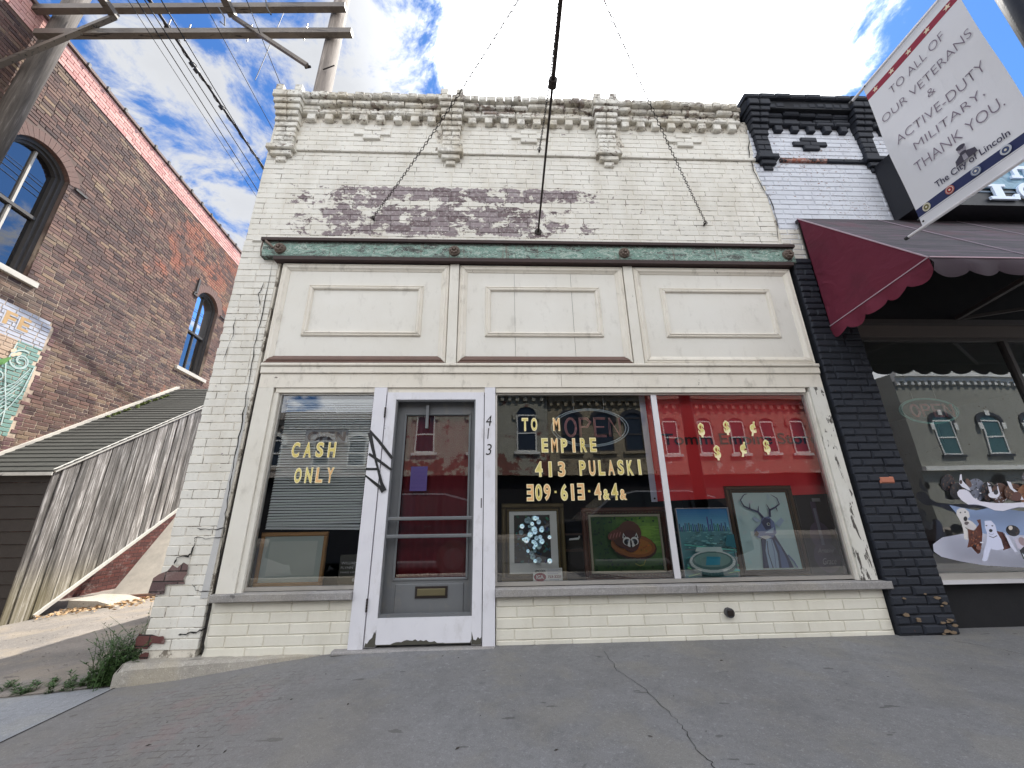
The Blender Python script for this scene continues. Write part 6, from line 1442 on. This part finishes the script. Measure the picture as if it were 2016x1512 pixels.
MC = obrick('far_red_brick', lin(176, 120, 104), lin(160, 104, 90), lin(150, 130, 120), lin(210, 190, 180), .70); MD = obrick('far_grey_green_brick', lin(150, 150, 138), lin(142, 142, 132), lin(120, 120, 110))
M_FW = plain('far_white_trim', lin(220, 220, 212), .6); M_FD = plain('far_dark_trim', lin(40, 42, 48), .6); M_OG = plain('far_glass', lin(50, 56, 64), .15, 0, .1); M_OG2 = plain('far_teal_glass', lin(64, 96, 94), .15, 0, .1)
opp(-6.2, 2.9, 7.9, MA, 'pale grey brick building with round headed windows across the street', [(-4.6, -3.5, 4.2, 6.3, .5), (-1.55, -.45, 4.2, 6.3, .5), (1.12, 2.22, 4.2, 6.3, .5)], hood=MA, glass=M_OG, frame=M_FW, sill=M_FW)
opp(2.92, 8.75, 7.6, MB_, 'tan brick building with three dark windows and black shopfront across the street', [(3.72, 4.76, 4.2, 6.1, .3), (5.6, 6.66, 4.2, 6.1, .3), (7.34, 8.36, 4.2, 6.1, .3)], hood=M_FD, glass=M_OG, sill=MB_)
opp(8.8, 19.2, 7.4, MC, 'red brick building with five windows under pale lintels across the street', [(a, a+.85, 4.0, 5.9, .22) for a in (9.55, 11.6, 13.5, 15.3, 17.1)], hood=MC, glass=M_OG, frame=M_FW, low=M_SIDING, sill=M_FW, lowz=2.9)
opp(24.5, 40, 8.9, MD, 'grey brick building with black hoods and white keystones across the street', [(a, a+1.2, 3.9, 5.9, .35) for a in (26.1, 29.0, 31.9, 34.8)], hood=M_FD, glass=M_OG2, frame=M_FW, low=MD, corn=M_FW, sill=M_FD, extra=M_FW, lowz=3.0)
opp(-17, -6.25, 6.3, obrick('far_brown_brick', lin(176, 168, 158), lin(160, 152, 144), lin(150, 142, 132)), 'low pale brick building at the far left across the street', [(a, a+1.0, 3.5, 4.9, .25) for a in (-15.5, -12.8, -10.1, -8.2)], hood=M_FW, glass=M_OG, frame=M_FW)
opp(-30, -17.1, 7.2, MB_, 'low tan brick building farthest left across the street', [(a, a+1.1, 4.0, 5.8, .25) for a in (-28, -25, -22, -19.5)], hood=M_FW, glass=M_OG)

# ================================================================== dark car parked at the kerb behind the photographer
def car(x0, y0, label):
    rt = thing('parked_car', (x0+2.3, y0-.9, -.235), label, 'car'); PAINT = plain('dark_car_paint', lin(34, 38, 46), .18, .2, .03, 2, 0); GLS = plain('car_glass', (.02, .025, .03), .05, 0, .02, 2, 0); TYR = plain('tyre', (.02, .02, .02), .8); RIM = plain('rim', (.07, .07, .075), .4, .3)
    side = [(0, .45), (.05, .80), (.35, .98), (1.15, 1.06), (1.75, 1.52), (2.3, 1.64), (3.5, 1.64), (4.05, 1.50), (4.45, 1.05), (4.6, .95), (4.62, .45), (4.2, .32), (.4, .32)]
    mb = MB(); n = len(side); prof = [(0., -.12), (.10, 0), (1.75, 0), (1.85, -.12)]
    for q, ins in ((0., .10), (.10, 0.), (1.75, 0.), (1.85, .10)):
        for x, z in side:
            t = max(0, (z-.98)/.7); yy = y0-q; c_ = y0-.925; mb.v.append((x0+2.31+(x-2.31)*(1-ins*.25), c_+(yy-c_)*(1-.20*t), -.235+z-(ins*.3 if z > 1.4 else 0)))
    mb.f = [tuple(range(n-1, -1, -1)), tuple(range(3*n, 4*n))]+[(k*n+i, k*n+(i+1) % n, (k+1)*n+(i+1) % n, (k+1)*n+i) for k in range(3) for i in range(n)]
    me = mb.mesh('body'); fixnormals(me); link('body', me, PAINT, rt)
    def wy(z): t = max(0, (z-.98)/.7); return y0-.925+.925*(1-.20*t)+.012
    for pl in ([(1.35, 1.10), (1.85, 1.50), (2.35, 1.56), (2.35, 1.10)], [(2.43, 1.10), (2.43, 1.56), (3.35, 1.56), (3.35, 1.10)], [(3.43, 1.10), (3.43, 1.55), (3.95, 1.46), (4.25, 1.12)]):
        me = MB().add([(x0+x, wy(z), -.235+z) for x, z in pl], [(0, 1, 2, 3)]).mesh('window'); link('window', me, GLS, rt)
    for x in (.92, 3.72):
        for yy in (y0-.08, y0-1.77):
            w_ = MB().tube((x0+x, yy-.11, .115), (x0+x, yy+.11, .115), .35, n=24).build('wheel', TYR, rt); MB().tube((x0+x, yy-.115, .115), (x0+x, yy+.115, .115), .21, n=14).build('rim', RIM, w_)
    for x in (2.30, 3.30): bx('door_handle', RIM, rt, x0+x-.2, x0+x-.05, y0+.012, y0+.03, .72, .75)
car(-4.6, -4.8, 'added dark car at the kerb behind the viewer, hiding the bright street from the door glass')  # unseen car added to block the bright street in the window reflections
car(.7, -4.75, 'dark car at the kerb behind the viewer, mirrored faintly in the big window')
